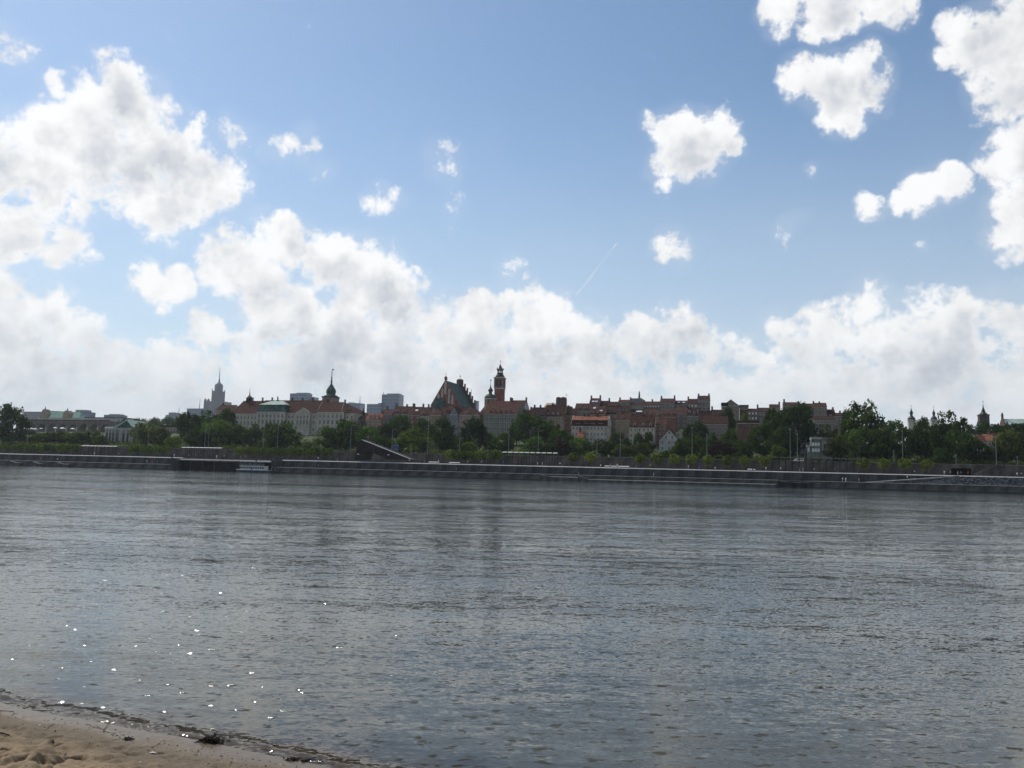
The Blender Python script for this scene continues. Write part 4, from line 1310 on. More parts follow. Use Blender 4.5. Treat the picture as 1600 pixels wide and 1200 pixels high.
def build_skyscraper():
    v = 1900.0
    zb = H(v) - 2
    u, _, _ = site(341, 620, v)
    t = thing('stepped_skyscraper', 'tall grey stepped stone tower with needle spire on the left skyline', 'skyscraper', W(u, v, zb), TH)
    Z = lambda py: site(341, py, v)[1] - zb
    k = site(341, 620, v)[2].y / FPX * 1.03
    f = lambda half, y0, y1, nm, m='tower_stone', d=None: MB().box(-half * k, half * k, -(d or half) * k, (d or half) * k, Z(y0), Z(y1), m).build(nm, t)
    f(16.0, 700, 628.0, 'lower_block', d=12)
    for x in (-14.5, -9, 9, 14.5):
        MB().box((x - 1.2) * k, (x + 1.2) * k, -12.2 * k, -9 * k, Z(628), Z(625.2), 'tower_stone').build('corner_turret', t)
        MB().lathe([(.9 * k, Z(625.2)), (.1, Z(622.6))], 4, 'tower_stone', x * k, -10.5 * k, SQ).build('pinnacle', t)
    f(6.9, 629, 611.5, 'shaft')
    fin = MB().box(-.42 * k, .42 * k, -7.2 * k, -6.91 * k, Z(629), Z(613), 'tower_stone').mesh('rib')
    for x in (-6, -4, -2, 0, 2, 4, 6):
        inst('rib', fin, t, (x * k, 0, 0))
    for x in (-6.4, 6.4):
        for y in (-6.4, 6.4):
            MB().lathe([(.8 * k, Z(611.5)), (.7 * k, Z(609.6)), (.1, Z(607.8))], 4, 'tower_stone', x * k, y * k, SQ).build('pinnacle', t)
    f(4.3, 611.5, 601.8, 'upper_stage')
    c = MB().lathe([(5.6 * k, Z(601.8)), (5.6 * k, Z(600.8)), (3.6 * k, Z(599.4)), (2.6 * k, Z(598.6)), (1.5 * k, Z(597.2)), (1.2 * k, Z(594)), (.8 * k, Z(592.6))], 8, 'tower_stone', rot=math.pi / 8).build('crown', t)
    MB().lathe([(.75 * k, Z(592.8)), (.55 * k, Z(584)), (.12 * k, Z(573.4))], 6, 'tower_stone').build('spire', c)


build_skyscraper()


# ---------------------------------------------------------------- far left group
def build_left_palace():
    v = 720.0
    zb = H(v) - 1
    u, _, _ = site(94, 655, v)
    t = thing('green_roofed_palace', 'distant pale palace with a long green roof and two gables at far left', 'palace', W(u, v, zb), TH)
    X = lambda px: site(px, 650, v)[0] - u
    Z = lambda py, px=94: site(px, py, v)[1] - zb
    MB().box(X(60), X(128), 0, 24, 0, Z(652.5), 'stone').build('wall', t)
    MB().add([(X(62), -.5, Z(652.5)), (X(125), -.5, Z(654)), (X(125), 24, Z(654)), (X(62), 24, Z(652.5)), (X(68), 12, Z(640.8)), (X(116), 12, Z(643.0))],
             [(0, 1, 5, 4), (1, 2, 5), (2, 3, 4, 5), (3, 0, 4), (0, 3, 2, 1)], 'copper_green').build('roof', t)
    for px, yt in ((69, 639.5), (104, 641.5)):
        g = MB().prism([(X(px - 5.5), Z(654)), (X(px + 5.5), Z(654)), (X(px + 4.5), Z(646)), (X(px + 1.2), Z(yt)), (X(px - 1.2), Z(yt)), (X(px - 4.5), Z(646))], -1.8, 8, 'y', 'ochre').build('gable_bay', t)
        MB().lathe([(.9, Z(yt) - 1), (.9, Z(yt) + 1.2), (.15, Z(yt) + 5)], 6, 'lead_dark', X(px), 1).build('finial', g)
    add_windows(t, [X(63 + 5.2 * k) for k in range(13)], Z(659), 2.0, 3.2)


build_left_palace()
house(36, 66, 643.2, 645.0, 830, 'flat', 'greywall', 'tower_grey', 'long pale grey building between the leftmost tree and the green palace roof', floors=3, cols=9, name='office_block', cat='building', ww=2.2, wh=2.6, depth=20)
house(132, 192, 652.0, 653.6, 520, 'flat', 'whitewall', 'lead_dark', 'long low hall with thin dark flat roof at far left', floors=1, cols=16, name='exhibition_hall', cat='building', ww=1.8, wh=2.0, depth=30)


def build_viaduct():
    v = 300.0
    ua, ub = upx(26, v, 665), upx(172, v, 665)
    zt = site(100, 657.5, v)[1]
    zb = H(v) - 6
    t = thing('viaduct', 'dark arched road viaduct crossing behind the trees at far left', 'viaduct', W(ua, v, zb), TH)
    L, h = ub - ua, zt - zb
    n = 9
    MB().box(0, L, 0, 9, h - 2.2, h, 'brownwall').build('deck', t)
    pier = MB().box(-1.4, 1.4, 0.2, 8.8, 0, h - 2.2, 'brownwall').mesh('pier')
    w = L / n
    for k in range(n + 1):
        inst('pier', pier, t, (k * w, 0, 0))
    m = 8
    pts = [(1.4, h - 2.2), (w - 1.4, h - 2.2)] + [(w / 2 + (w / 2 - 1.4) * math.cos(math.pi * k / m), h - 7.5 + 4.6 * math.sin(math.pi * k / m)) for k in range(m + 1)]
    sp = MB().prism(pts, 0.5, 8.5, 'y', 'brownwall').mesh('arch')
    for k in range(n):
        inst('arch', sp, t, (k * w, 0, 0))
    rail = MB().box(0.1, w - .1, -.15, 0.05, h, h + 1.1, 'dark_steel').mesh('railing')
    for k in range(n):
        inst('railing', rail, t, (k * w, 0, 0))


build_viaduct()


def build_hall():
    v = 100.0
    uc, _, _ = site(186, 680, v)
    zb = H(v) - 3
    t = thing('green_roofed_hall', 'grey hall with pale pilasters under a steep green gable roof at left', 'hall', W(uc, v, zb), TH)
    X = lambda px: site(px, 675, v)[0] - uc
    Z = lambda py, px=186: site(px, py, v)[1] - zb
    ze = Z(669)
    MB().box(X(164), X(208), 0, 16, 0, ze, 'greywall').box(X(163), X(209), -.35, .02, ze - .9, ze - .15, 'trim').build('wall', t)
    xr = X(197)
    MB().add([(X(176), -.6, ze), (X(209), -.6, ze), (X(209), 16.5, ze), (X(172), 16.5, ze), (xr, -.2, Z(655.5, 197)), (xr - 1, 16.5, Z(656, 197))],
             [(0, 1, 4), (1, 2, 5, 4), (2, 3, 5), (3, 0, 4, 5), (0, 3, 2, 1)], 'copper_pale').build('roof', t)
    MB().add([(X(182), -.75, ze + .25), (X(208.5), -.75, ze + .25), (xr, -.4, Z(657.2, 197))], [(0, 1, 2)], 'copper_dark').build('gable_cladding', t)
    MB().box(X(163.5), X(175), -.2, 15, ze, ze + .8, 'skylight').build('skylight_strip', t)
    for px in (165, 170, 175, 180, 188, 190.5, 197, 203, 207):
        MB().box(X(px) - .3, X(px) + .3, -.22, -.01, 0.5, ze - 1, 'trim').build('pilaster', t)
    add_windows(t, [X(p) for p in (167.5, 172.5, 177.5, 184, 193.5, 200)], ze - 8.5, 1.3, 5.5, 0, 'd')
    MB().box(X(150), X(190), -6.5, -3, -2, Z(690.5), 'retaining').build('terrace', t)


build_hall()

# ---------------------------------------------------------------- old town houses, left to right
G1 = 'houses of the old town'
R = lambda *a, **k: house(*a, group=G1, **k)
R(556, 573, 649.5, 655.5, 158, 'eave', 'brownwall', 'tile_dark', 'dark low roof tucked against the right end of the palace', floors=1, depth=9)
R(571, 595, 646.0, 656.0, 150, 'eave', 'pinkwall', 'tile_pink', 'small house with pink roof and white dormers beside the pointed conifer', floors=2, dorm=(.25, .52, .8), depth=10, chim=(.9,))
R(594, 613, 639.5, 646.8, 162, 'eave', 'slatewall', 'tile', 'bluish grey house below the tallest glass tower', floors=3, chim=(.3,), depth=11)
R(612, 641, 634.8, 647.0, 164, 'eave', 'greenwall', 'tile', 'wide dull green house with party walls right of the bluish grey house', floors=3, dorm=((.25, .25), (.6, .25)), chim=(.03, (.62, 1.0), .97), dshape='shed')
R(640, 657, 635.6, 648.3, 160, 'eave', 'redwall', 'tile', 'brick red house left of the cathedral with red lower wall', floors=3, chim=(.1, .92), sky=((.5, .5),))
R(656, 672, 636.2, 650.0, 158, 'eave', 'palewall', 'tile', 'pale house with dormer just left of the cathedral gable', floors=2, dorm=(.3,), dshape='shed', chim=(.5,))
R(671, 690, 637.2, 648.2, 154, 'hip', 'ochre', 'tile', 'ochre house with hipped roof below the left slope of the cathedral', floors=2, chim=(.4,))
R(689, 704, 633.6, 646.2, 158, 'eave', 'brownwall', 'tile', 'brown house under the middle of the cathedral gable', floors=3, chim=(.05,), dorm=(.5,), dshape='shed')
R(702, 716, 634.6, 647.3, 155, 'gable', 'slatewall', 'tile', 'narrow blue grey house with pointed gable below the cathedral roof', floors=4, depth=14)
R(715, 749, 636.2, 647.8, 156, 'hip', 'pinkwall', 'tile', 'pinkish house with a wide hipped roof and single dormer below the stepped gable', floors=3, dorm=((.45, .1),), dshape='shed', chim=(.52,))
R(748, 757, 641.0, 648.0, 160, 'eave', 'brownwall', 'tile_dark', 'very narrow brown house between the hipped pink house and the domed church', floors=2, cols=2)
R(756, 808, 626.6, 646.6, 150, 'eave', 'greenwall', 'tile', 'big grey green house with orange roof and five arched dormers below the bell tower', floors=4, cols=9, depth=22,
  dorm=((.19, .06), (.34, .06), (.49, .06), (.64, .06), (.79, .06)), dshape='arch', chim=((.70, 1.6),))
R(792, 818, 625.4, 638.0, 186, 'eave', 'palewall', 'tile', 'long orange roof with pale end gable right of the bell tower', floors=1, chim=(.02, .97), depth=16)
R(808, 829, 640.6, 650.0, 160, 'eave', 'brownwall', 'tile_dark', 'dark brown roofed house right of the big orange roof', floors=3, dorm=(.5,), chim=(.85,))
R(828, 851, 636.4, 650.6, 158, 'eave', 'brownwall', 'tile_dark', 'dark roofed house with a row of pale dormers left of the tan roof', floors=3, dorm=((.2, .1), (.45, .1), (.7, .1), (.93, .1)), dshape='gable', chim=((.15, 1.2), (.55, 1.2)))
R(850, 881, 632.6, 650.6, 162, 'eave', 'ochre', 'tile_dark', 'grey roofed house with pale end gable in front of the square brick tower', floors=4, dorm=((.2, .1), (.45, .1), (.7, .1)), chim=((.3, .8),), depth=14)
R(851, 864, 629.6, 635.0, 190, 'eave', 'greywall', 'awning_tan', 'small tan roof left of the square brick tower', floors=1, cols=2)
R(879, 898, 638.0, 649.0, 166, 'eave', 'redwall', 'tile_dark', 'narrow reddish house right of the square brick tower', floors=4, chim=(.3,))


def build_square_tower():
    V = 215.0
    zb = H(V) - 1
    u, zt, p = site(875.8, 622, V)
    t = thing('square_tower', 'squat dark brick square tower with twin caps on the middle skyline', 'tower', W(u, V, zb), TH)
    hw = 7.2 * p.y / FPX
    h = zt - zb
    MB().box(-hw, hw, 0, 2 * hw, 0, h, 'darkbrick').build('shaft', t)
    for s in (-1, 1):
        MB().box(s * hw * .55 - hw * .36, s * hw * .55 + hw * .36, .4, 2 * hw - .4, h, h + .75, 'lead_dark').build('cap', t)
    MB().box(hw * .9, hw * 2.2, 1, 9, 0, h - 5.5, 'darkbrick').build('buttress', t)
    MB().box(hw * 2.2, hw * 3.2, 1, 9, 0, h - 7.2, 'darkbrick').build('buttress', t)
    add_windows(t, [-hw * .4, hw * .4], h - 5, 1.2, 2.4, 0, 'd')
    MB().bar((hw * 1.1, hw, h - 2), (hw * 1.1, hw, h + 3.4), .1, 'dark_steel', 4).bar((hw * .7, hw, h + 2.4), (hw * 1.5, hw, h + 2.4), .08, 'dark_steel', 4).build('aerial', t)


build_square_tower()

# skyline row
V3 = 218
R(897.5, 921, 630.2, 641.4, 205, 'eave', 'greenwall', 'tile', 'red roofed house with two dark dormers at the left end of the high roof ridge', floors=3, dorm=((.3, .25), (.72, .25)), dshape='shed', chim=(.95,))
R(920.5, 936.5, 622.2, 631.8, V3, 'eave', 'brownwall', 'tile', 'tall house between two dark chimneys, first high step of the skyline', floors=2, chim=((.06, 1.5), (.94, 1.7)), sky=((.35, .4), (.65, .4)))
R(936, 951, 626.2, 634.0, V3 + 3, 'eave', 'brownwall', 'tile_dark', 'low dark house right of the first high step of the skyline', floors=2, chim=((.92, 1.5),))
R(950.5, 966, 627.6, 634.4, V3, 'eave', 'darkbrick', 'tile_dark', 'dark brick house in the dip of the high skyline', floors=2)
R(965.5, 985, 624.6, 628.6, V3 + 2, 'eave', 'greenwall', 'tile', 'flat looking house with olive front below the pale blue block', floors=2, chim=((.06, 1.2), (.92, 1.3)))
R(984.5, 1006, 628.6, 633.2, V3, 'eave', 'greenwall', 'tile_dark', 'house with dark roof directly in front of the pale blue block', floors=2, chim=((.95, 1.2),))
R(1005.5, 1031, 627.2, 632.4, V3 + 2, 'eave', 'brownwall', 'tile', 'wide low house with bright small windows on the skyline', floors=2, chim=((.48, 1.2),), kind='l', cols=6, ww=.9, wh=.8)
R(1031, 1054, 622.6, 628.8, V3, 'eave', 'brownwall', 'tile', 'house with four pale attic windows between two skyline chimneys', floors=2, cols=4, chim=((.05, 1.4), (.95, 1.7)), kind='w', ww=1.2, wh=1.9)
R(1054, 1074, 625.8, 632.0, V3 + 3, 'eave', 'brownwall', 'tile_dark', 'house with two roof skylights on the high skyline', floors=2, sky=((.3, .4), (.7, .4)))
R(1073.5, 1090, 623.2, 631.2, V3, 'eave', 'greenwall', 'tile_dark', 'olive house left of the highest house of the skyline', floors=2, chim=((.06, 1.2),), kind='l', cols=3, ww=1.0, wh=1.1)
R(1089.5, 1108.5, 618.2, 623.8, V3 + 2, 'eave', 'brownwall', 'tile_dark', 'highest dark house with chimney at each end on the skyline', floors=3, cols=4, chim=((.07, 1.0), (.93, 1.0)), kind='w')
# the row below it
V2 = 172
R(919, 946.5, 634.6, 647.0, V2, 'eave', 'redwall', 'tile', 'red house behind the pale house with orange roof', floors=2, chim=((.97, 2.4),), sky=((.3, .7), (.7, .35)), dorm=((.2, .1), (.6, .1)), dshape='shed')
R(946, 966, 636.4, 647.4, V2 + 3, 'eave', 'brownwall', 'tile_dark', 'very dark house right of the red house behind the pale house', floors=3, dorm=(.3, .7), dshape='shed')
R(965, 985, 634.2, 645.4, V2, 'eave', 'greenwall', 'tile_dark', 'house with pale sunlit gable edge in the middle row', floors=2, dorm=(.25, .7), dshape='shed', chim=((.05, 1.0),))
R(962, 984, 644.0, 655.6, V2 - 22, 'eave', 'ochre', 'tile', 'ochre house with red roof left of the cream house', floors=4, dorm=((.5, .15),), chim=(.3,))
R(984, 1002, 638.6, 650.0, V2 + 1, 'eave', 'redwall', 'tile_dark', 'red walled house with bright skylights above the cream house', floors=2, sky=((.65, .55), (.9, .55)), dorm=(.3,), dshape='shed')
R(1001, 1022, 639.6, 650.0, V2 + 2, 'eave', 'redwall', 'tile', 'red house with mottled roof above the right half of the cream house', floors=3, dorm=(.3, .7))
R(1021, 1034, 641.4, 651.0, V2, 'eave', 'redwall', 'tile', 'narrow red house between two dormered houses of the middle row', floors=3, dorm=(.5,))
R(1033, 1056, 640.8, 651.4, V2 - 2, 'eave', 'redwall', 'tile', 'red fronted house with two big white skylight boxes', floors=0, dorm=((.18, .2), (.5, .2), (.8, .2)), dshape='arch')
R(1055, 1074, 637.0, 645.6, V2 + 2, 'eave', 'brownwall', 'tile', 'brown house with red roof and pale gutter in the middle row', floors=4)
R(1073, 1094, 637.4, 649.4, V2, 'eave', 'greenwall', 'tile_dark', 'grey green house with pale lit dormers right of the brown house', floors=3, dorm=((.2, .35), (.55, .2), (.85, .35)), chim=((.05, 1.4),))
R(1092, 1112, 641.8, 660.4, V2 - 12, 'eave', 'brownwall', 'tile_dark', 'steep dark roofed house with pale chimney stack right of centre', floors=2, dorm=((.3, .1), (.7, .1)), dshape='shed', chim=((.04, 1.2), (.75, 1.5)))
R(1110, 1136, 640.2, 650.6, V2 + 4, 'eave', 'brownwall', 'tile_dark', 'brown house with red dormers left of the dark conifer gap', floors=4, dorm=((.4, .1), (.75, .1)), dshape='shed', chim=((.08, 1.8),))
# front row on the slope
o = R(893, 949, 650.2, 665.2, 112, 'mansard', 'palewall', 'tile_pink', 'pale house with bright orange roof and two rows of windows on the slope', floors=3, cols=10, dorm=(.18, .4, .58, .8), chim=((.3, .9), (.42, 1.2), (.64, 1.4), (.68, 1.0)), dshape='shed', yb=694, ww=1.0, wh=1.5)
R(900.5, 912, 673.4, 684.4, 106, 'eave', 'pinkwall', 'tile_pink', 'small orange roofed annex in front of the pale house', floors=1, depth=7, yb=692, chim=(.35,))
R(983, 1022.5, 648.6, 667.4, 118, 'eave', 'cream', 'tile', 'cream house with steep red roof and three white dormers', floors=3, cols=6, dorm=((.22, .08), (.55, .08), (.84, .08)), chim=((.5, .6),), yb=694, wh=1.7)
R(1022, 1041, 655.0, 664.5, 124, 'eave', 'redwall', 'tile', 'red walled house right of the cream house', floors=3, cols=3, yb=692)
R(1030, 1061, 669.6, 687.0, 96, 'gable', 'whitewall', 'tile_dark', 'white house with steep pointed gable facing the river', floors=2, cols=3, yb=702, depth=13)
R(1056, 1073, 667.8, 675.4, 112, 'gable', 'cream', 'tile', 'small cream gabled house right behind the white gable', floors=2, cols=2, yb=694)
R(1099, 1137, 650.6, 662.0, 128, 'eave', 'brownwall', 'tile_dark', 'large brown walled house half hidden by trees right of the white gable', floors=4, cols=7, yb=694)
R(1151.5, 1186, 657.4, 660.6, 120, 'flat', 'redwall', 'tile', 'red brick house with three round windows and flat top', floors=1, cols=3, yb=694, ww=1.6, wh=1.7, kind='d', chim=((.97, 1.4),))
# right part of the skyline
V4 = 210
R(1129, 1155, 624.2, 633.6, V4, 'gable', 'ochre', 'tile_dark', 'brown house with a wide pointed gable alone on the skyline', floors=3, depth=16, masts=((.5, 1.4),))
R(1127, 1137, 629.0, 634.4, V4 - 4, 'flat', 'brownwall', 'tile_dark', 'stepped brown lean-to left of the pointed gable', floors=1, cols=2, depth=9)
R(1155.5, 1169.5, 632.6, 634.0, V4 + 4, 'flat', 'darkbrick', 'lead_dark', 'dark flat block right of the pointed gable', floors=1, cols=3)
R(1168.5, 1184, 638.4, 643.0, V4, 'eave', 'brownwall', 'tile_dark', 'low dark house with two bright windows on the right skyline', floors=2, cols=3, kind='l', ww=1.0, wh=1.1)
R(1183, 1204, 637.0, 643.2, V4 + 2, 'eave', 'brownwall', 'tile_dark', 'dark house with one stout chimney at its left end', floors=3, chim=((.05, 1.7),), cols=5)
R(1202.5, 1219, 631.6, 636.4, V4 + 4, 'eave', 'brownwall', 'tile_dark', 'taller dark house left of the big leafy skyline tree', floors=3, chim=((.95, 1.2),))
R(1224, 1251, 628.4, 634.0, V4 + 2, 'eave', 'brownwall', 'tile_dark', 'dark house mostly hidden behind the big skyline tree', floors=2, chim=((.07, 1.6),))
R(1250, 1272, 630.4, 636.0, V4, 'eave', 'brownwall', 'tile_dark', 'dark house with flat ridge right behind the big skyline tree', floors=3)
R(1271, 1292, 629.4, 635.6, V4 - 2, 'eave', 'brownwall', 'tile', 'tall brown house at the right end of the high skyline', floors=4, cols=4, chim=((.06, .8), (.5, .5)))
R(1272, 1304, 650.4, 656.0, V4 - 34, 'eave', 'brownwall', 'tile_dark', 'brown house with pale gutters below the right end of the skyline', floors=3, cols=7)
R(1291, 1305, 639.6, 645.6, V4, 'eave', 'darkbrick', 'tile_dark', 'dark stepped down house right of the tall brown house', floors=2, chim=((.85, 1.0),))
R(1303, 1319, 645.0, 650.0, V4 - 4, 'eave', 'brownwall', 'tile_dark', 'last low dark house where the skyline falls to the trees', floors=2, chim=((.7, 1.0),))
# front right
R(1250, 1276, 670.8, 681.0, 92, 'hip', 'greywall', 'lead_dark', 'grey stone house with slate roof behind the white modern block', floors=2, cols=5, yb=700, chim=(.6,))


def build_modern():
    V = 63.0
    zb = H(V) - .6
    u, _, _ = site(1277, 700, V)
    t = thing('modern_block', 'small white modern block with stacked dark windows above the road', 'building', W(u, V, zb), TH)
    X = lambda px: site(px, 700, V)[0] - u
    Z = lambda py, px=1277: site(px, py, V)[1] - zb
    MB().box(X(1268), X(1284), 0, 9, 0, Z(686.5), 'greenwall').build('wall', t)
    MB().box(X(1267.5), X(1285), -.7, 9.3, Z(686.5), Z(683.2), 'whitewall').build('parapet', t)
    MB().box(X(1261), X(1267.9), .6, 8, 0, Z(698), 'greenwall').build('side_wing', t)
    MB().box(X(1260.6), X(1267.95), .2, 8.4, Z(698), Z(695.8), 'whitewall').build('side_parapet', t)
    MB().box(X(1284.1), X(1300), -1.4, 10, 0, Z(688), 'greywall').build('front_wing', t)
    MB().box(X(1284.15), X(1300.5), -1.8, 10.4, Z(688), Z(683.6), 'concrete_mid').build('front_roof', t)
    for y in (693.2, 702.5):
        add_windows(t, [X(1270.5), X(1274.7), X(1279)], Z(y + 3.4), .95, 1.5, 0, 'l')
    add_windows(t, [X(1263.5)], Z(706), .8, 2.0, .6, 'l')
    add_windows(t, [X(1288), X(1292.5), X(1297)], Z(699), .9, 1.4, -1.4, 'd')
    add_windows(t, [X(1288), X(1292.5), X(1297)], Z(709), .9, 1.4, -1.4, 'd')


build_modern()
R(1371, 1386, 669.8, 675.6, 150, 'eave', 'palewall', 'tile', 'small red roof with pale end peeking between trees right of the tallest tree', floors=1)
R(1505, 1526, 675.8, 687.0, 118, 'eave', 'slatewall', 'lead_dark', 'slate roofed house with pale gable trims left of the bright red roofs', floors=1, chim=((.15, .8), (.8, .8)))
R(1527, 1541, 679.6, 690.0, 112, 'eave', 'palewall', 'tile', 'left one of two adjoining bright red roofs at right', floors=2)
R(1540, 1553, 678.6, 689.0, 113, 'eave', 'palewall', 'tile_pink', 'right one of two adjoining bright red roofs at right', floors=2, chim=(.95,))
R(1554, 1571, 676.6, 684.0, 122, 'eave', 'brick', 'tile_dark', 'brick house right of the bright red roofs', floors=2)
R(337, 362, 632.6, 640.6, 190, 'eave', 'pinkwall', 'tile', 'red roof half hidden by trees left of the palace', floors=1, chim=((.15, 1.0),))
R(250, 291, 664.4, 668.0, 190, 'flat', 'brownwall', 'tile_dark', 'low brown wall like building behind the left trees', floors=1, cols=9, name='low_building', cat='building')

# ---------------------------------------------------------------- trees
def leaf_mat(name, col, trans=0.35):
    m = bpy.data.materials.new(name)
    m.use_nodes = True
    T = m.node_tree
    T.nodes.clear()
    N = NT(T)
    tc = N.n('ShaderNodeTexCoord').outputs['Object']
    a = N.noise(tc, 5.0, 3.0, 0.6)
    rnd = N.n('ShaderNodeObjectInfo').outputs['Random']
    lo = tuple(c * 0.55 for c in col) + (1,)
    hi = tuple(min(1, c * k) for c, k in zip(col, (1.75, 1.65, 1.4))) + (1,)
    cc = N.mix(N.smooth(a.outputs[0], 0.3, 0.7), lo, hi)
    cc = N.v('SCALE', cc, scale=N.m('MULTIPLY_ADD', rnd, 0.65, 0.55))
    df = N.n('ShaderNodeBsdfDiffuse')
    tl = N.n('ShaderNodeBsdfTranslucent')
    N.l(cc, df.inputs[0])
    N.l(N.v('MULTIPLY', cc, (1.25, 1.35, 0.7)), tl.inputs[0])
    mx = N.n('ShaderNodeMixShader')
    mx.inputs[0].default_value = trans
    N.l(df.outputs[0], mx.inputs[1])
    N.l(tl.outputs[0], mx.inputs[2])
    o = N.n('ShaderNodeOutputMaterial')
    N.l(mx.outputs[0], o.inputs['Surface'])
    MATS[name] = m


leaf_mat('leaf_dark', (0.040, 0.068, 0.024), 0.42)
leaf_mat('leaf_mid', (0.058, 0.098, 0.027), 0.45)
leaf_mat('leaf_olive', (0.072, 0.090, 0.030), 0.42)
leaf_mat('leaf_bright', (0.090, 0.130, 0.030), 0.45)
leaf_mat('leaf_lime', (0.110, 0.135, 0.034), 0.5)
leaf_mat('leaf_ball', (0.075, 0.105, 0.030), 0.45)
leaf_mat('leaf_purple', (0.050, 0.034, 0.036))
leaf_mat('leaf_conifer', (0.020, 0.034, 0.026), 0.1)
mat('bark', (0.055, 0.045, 0.036), var=0.2, scale=3)


def quads(name, centers, normals, sizes, m, rng):
    """leaf cards as one mesh"""
    n = len(centers)
    r = rng.normal(size=(n, 3))
    t = np.cross(normals, r)
    t /= np.linalg.norm(t, axis=1, keepdims=True) + 1e-9
    b = np.cross(normals, t)
    s = sizes[:, None]
    v = np.stack([centers - t * s - b * s * .7, centers + t * s * .8 - b * s, centers + t * s + b * s * .75, centers - t * s * .7 + b * s], 1).reshape(-1, 3)
    me = bpy.data.meshes.new(name)
    me.vertices.add(4 * n)
    me.vertices.foreach_set('co', v.ravel())
    me.loops.add(4 * n)
    me.loops.foreach_set('vertex_index', np.arange(4 * n))
    me.polygons.add(n)
    me.polygons.foreach_set('loop_start', np.arange(0, 4 * n, 4))
    me.polygons.foreach_set('loop_total', np.full(n, 4))
    me.update(calc_edges=True)
    me.materials.append(MATS[m])
    return me


def crown_points(seed, shape, n):
    """unit crown: height 1, width 1, standing on z = 0"""
    rng = np.random.default_rng(seed)
    P, NRM = [], []
    nc = 58 if shape != 'conifer' else 70
    for k in range(nc):
        d = rng.normal(size=3)
        d /= np.linalg.norm(d)
        rr = rng.uniform(0.45, 1.0) ** 0.5
        if shape == 'round':
            c = np.array([0.40, 0.40, 0.38]) * d * rr + [0, 0, 0.55]
        elif shape == 'tall':
            c = np.array([0.36, 0.36, 0.42]) * d * rr + [0, 0, 0.54]
            c[:2] *= 1.15 - 0.6 * abs(c[2] - 0.45)
        elif shape == 'broken':
            c = np.array([0.42, 0.42, 0.40]) * d * rng.uniform(.5, 1.05) + [0, 0, 0.55]
            c += rng.normal(size=3) * 0.05
        elif shape == 'dome':
            c = np.array([0.42, 0.42, 0.62]) * d * rr
            c[2] = abs(c[2]) * 1.15 + 0.16
        elif shape == 'conifer':
            z = rng.uniform(0.08, 0.97)
            r = 0.46 * (1 - z) ** 0.85 * (0.75 + 0.25 * math.sin(z * 40))
            a = rng.uniform(0, 2 * math.pi)
            c = np.array([r * math.cos(a), r * math.sin(a), z])
        cr = rng.uniform(0.075, 0.155) if shape != 'conifer' else 0.05 * (1.25 - c[2])
        m = max(8, int(n / nc * (cr / 0.115) ** 2))
        q = rng.normal(size=(m, 3))
        q /= np.linalg.norm(q, axis=1, keepdims=True)
        pts = c + q * cr * (0.55 + 0.5 * rng.random((m, 1)))
        nn = q + rng.normal(size=(m, 3)) * 0.5 + [0, 0, .25]
        P.append(pts)
        NRM.append(nn)
    P, NRM = np.concatenate(P), np.concatenate(NRM)
    NRM /= np.linalg.norm(NRM, axis=1, keepdims=True)
    P[:, 2] = np.clip(P[:, 2], 0.05, None)
    top = np.percentile(P[:, 2], 99.7)
    P[:, 2] /= top
    wx = np.percentile(np.abs(P[:, 0]), 99)
    P[:, :2] *= 0.5 / wx
    return P, NRM, rng


def crown_mesh(seed, shape, m, n=2600, leaf=0.026):
    def mk():
        P, NRM, rng = crown_points(seed, shape, n)
        return quads('crown', P, NRM, rng.uniform(0.6, 1.25, len(P)) * leaf, m, rng)
    return cached(('crown', seed, shape, m, n), mk)


def trunk_mesh(seed):
    def mk():
        rng = random.Random(seed)
        mb = MB()
        mb.bar((0, 0, -0.05), (0.01, 0.0, 0.22), 0.032, 'bark', 7, 0.024)
        mb.bar((0.01, 0, 0.21), (-0.01, 0.01, 0.75), 0.024, 'bark', 6, 0.008)
        for k in range(6):
            a = k * 1.05 + rng.uniform(-.3, .3)
            z = rng.uniform(.2, .5)
            mb.bar((0, 0, z), (0.3 * math.cos(a), 0.3 * math.sin(a), z + rng.uniform(.15, .35)), 0.013, 'bark', 5, 0.004)
        return mb.mesh('trunk')
    return cached(('trunk', seed), mk)


def tree(px, yt, wpx, v, shape, m, label, name='tree', group='trees on the far bank', seed=None, zb=None, pyb=None):
    seed = (int(px * 7) % 4) if seed is None else seed
    u, _, p = site(px, yt, v)
    z0 = H(v) - 0.4 if zb is None else zb
    h = site(px, yt, v)[1] - z0
    w = wpx * p.y / FPX
    t = thing(name, label, 'tree', W(u, v, z0), (px * 1.7) % 6.28, group)
    t.scale = (w, w, h)
    inst('trunk', trunk_mesh(seed % 3), t)
    inst('crown', crown_mesh(seed, shape, m), t)
    return t


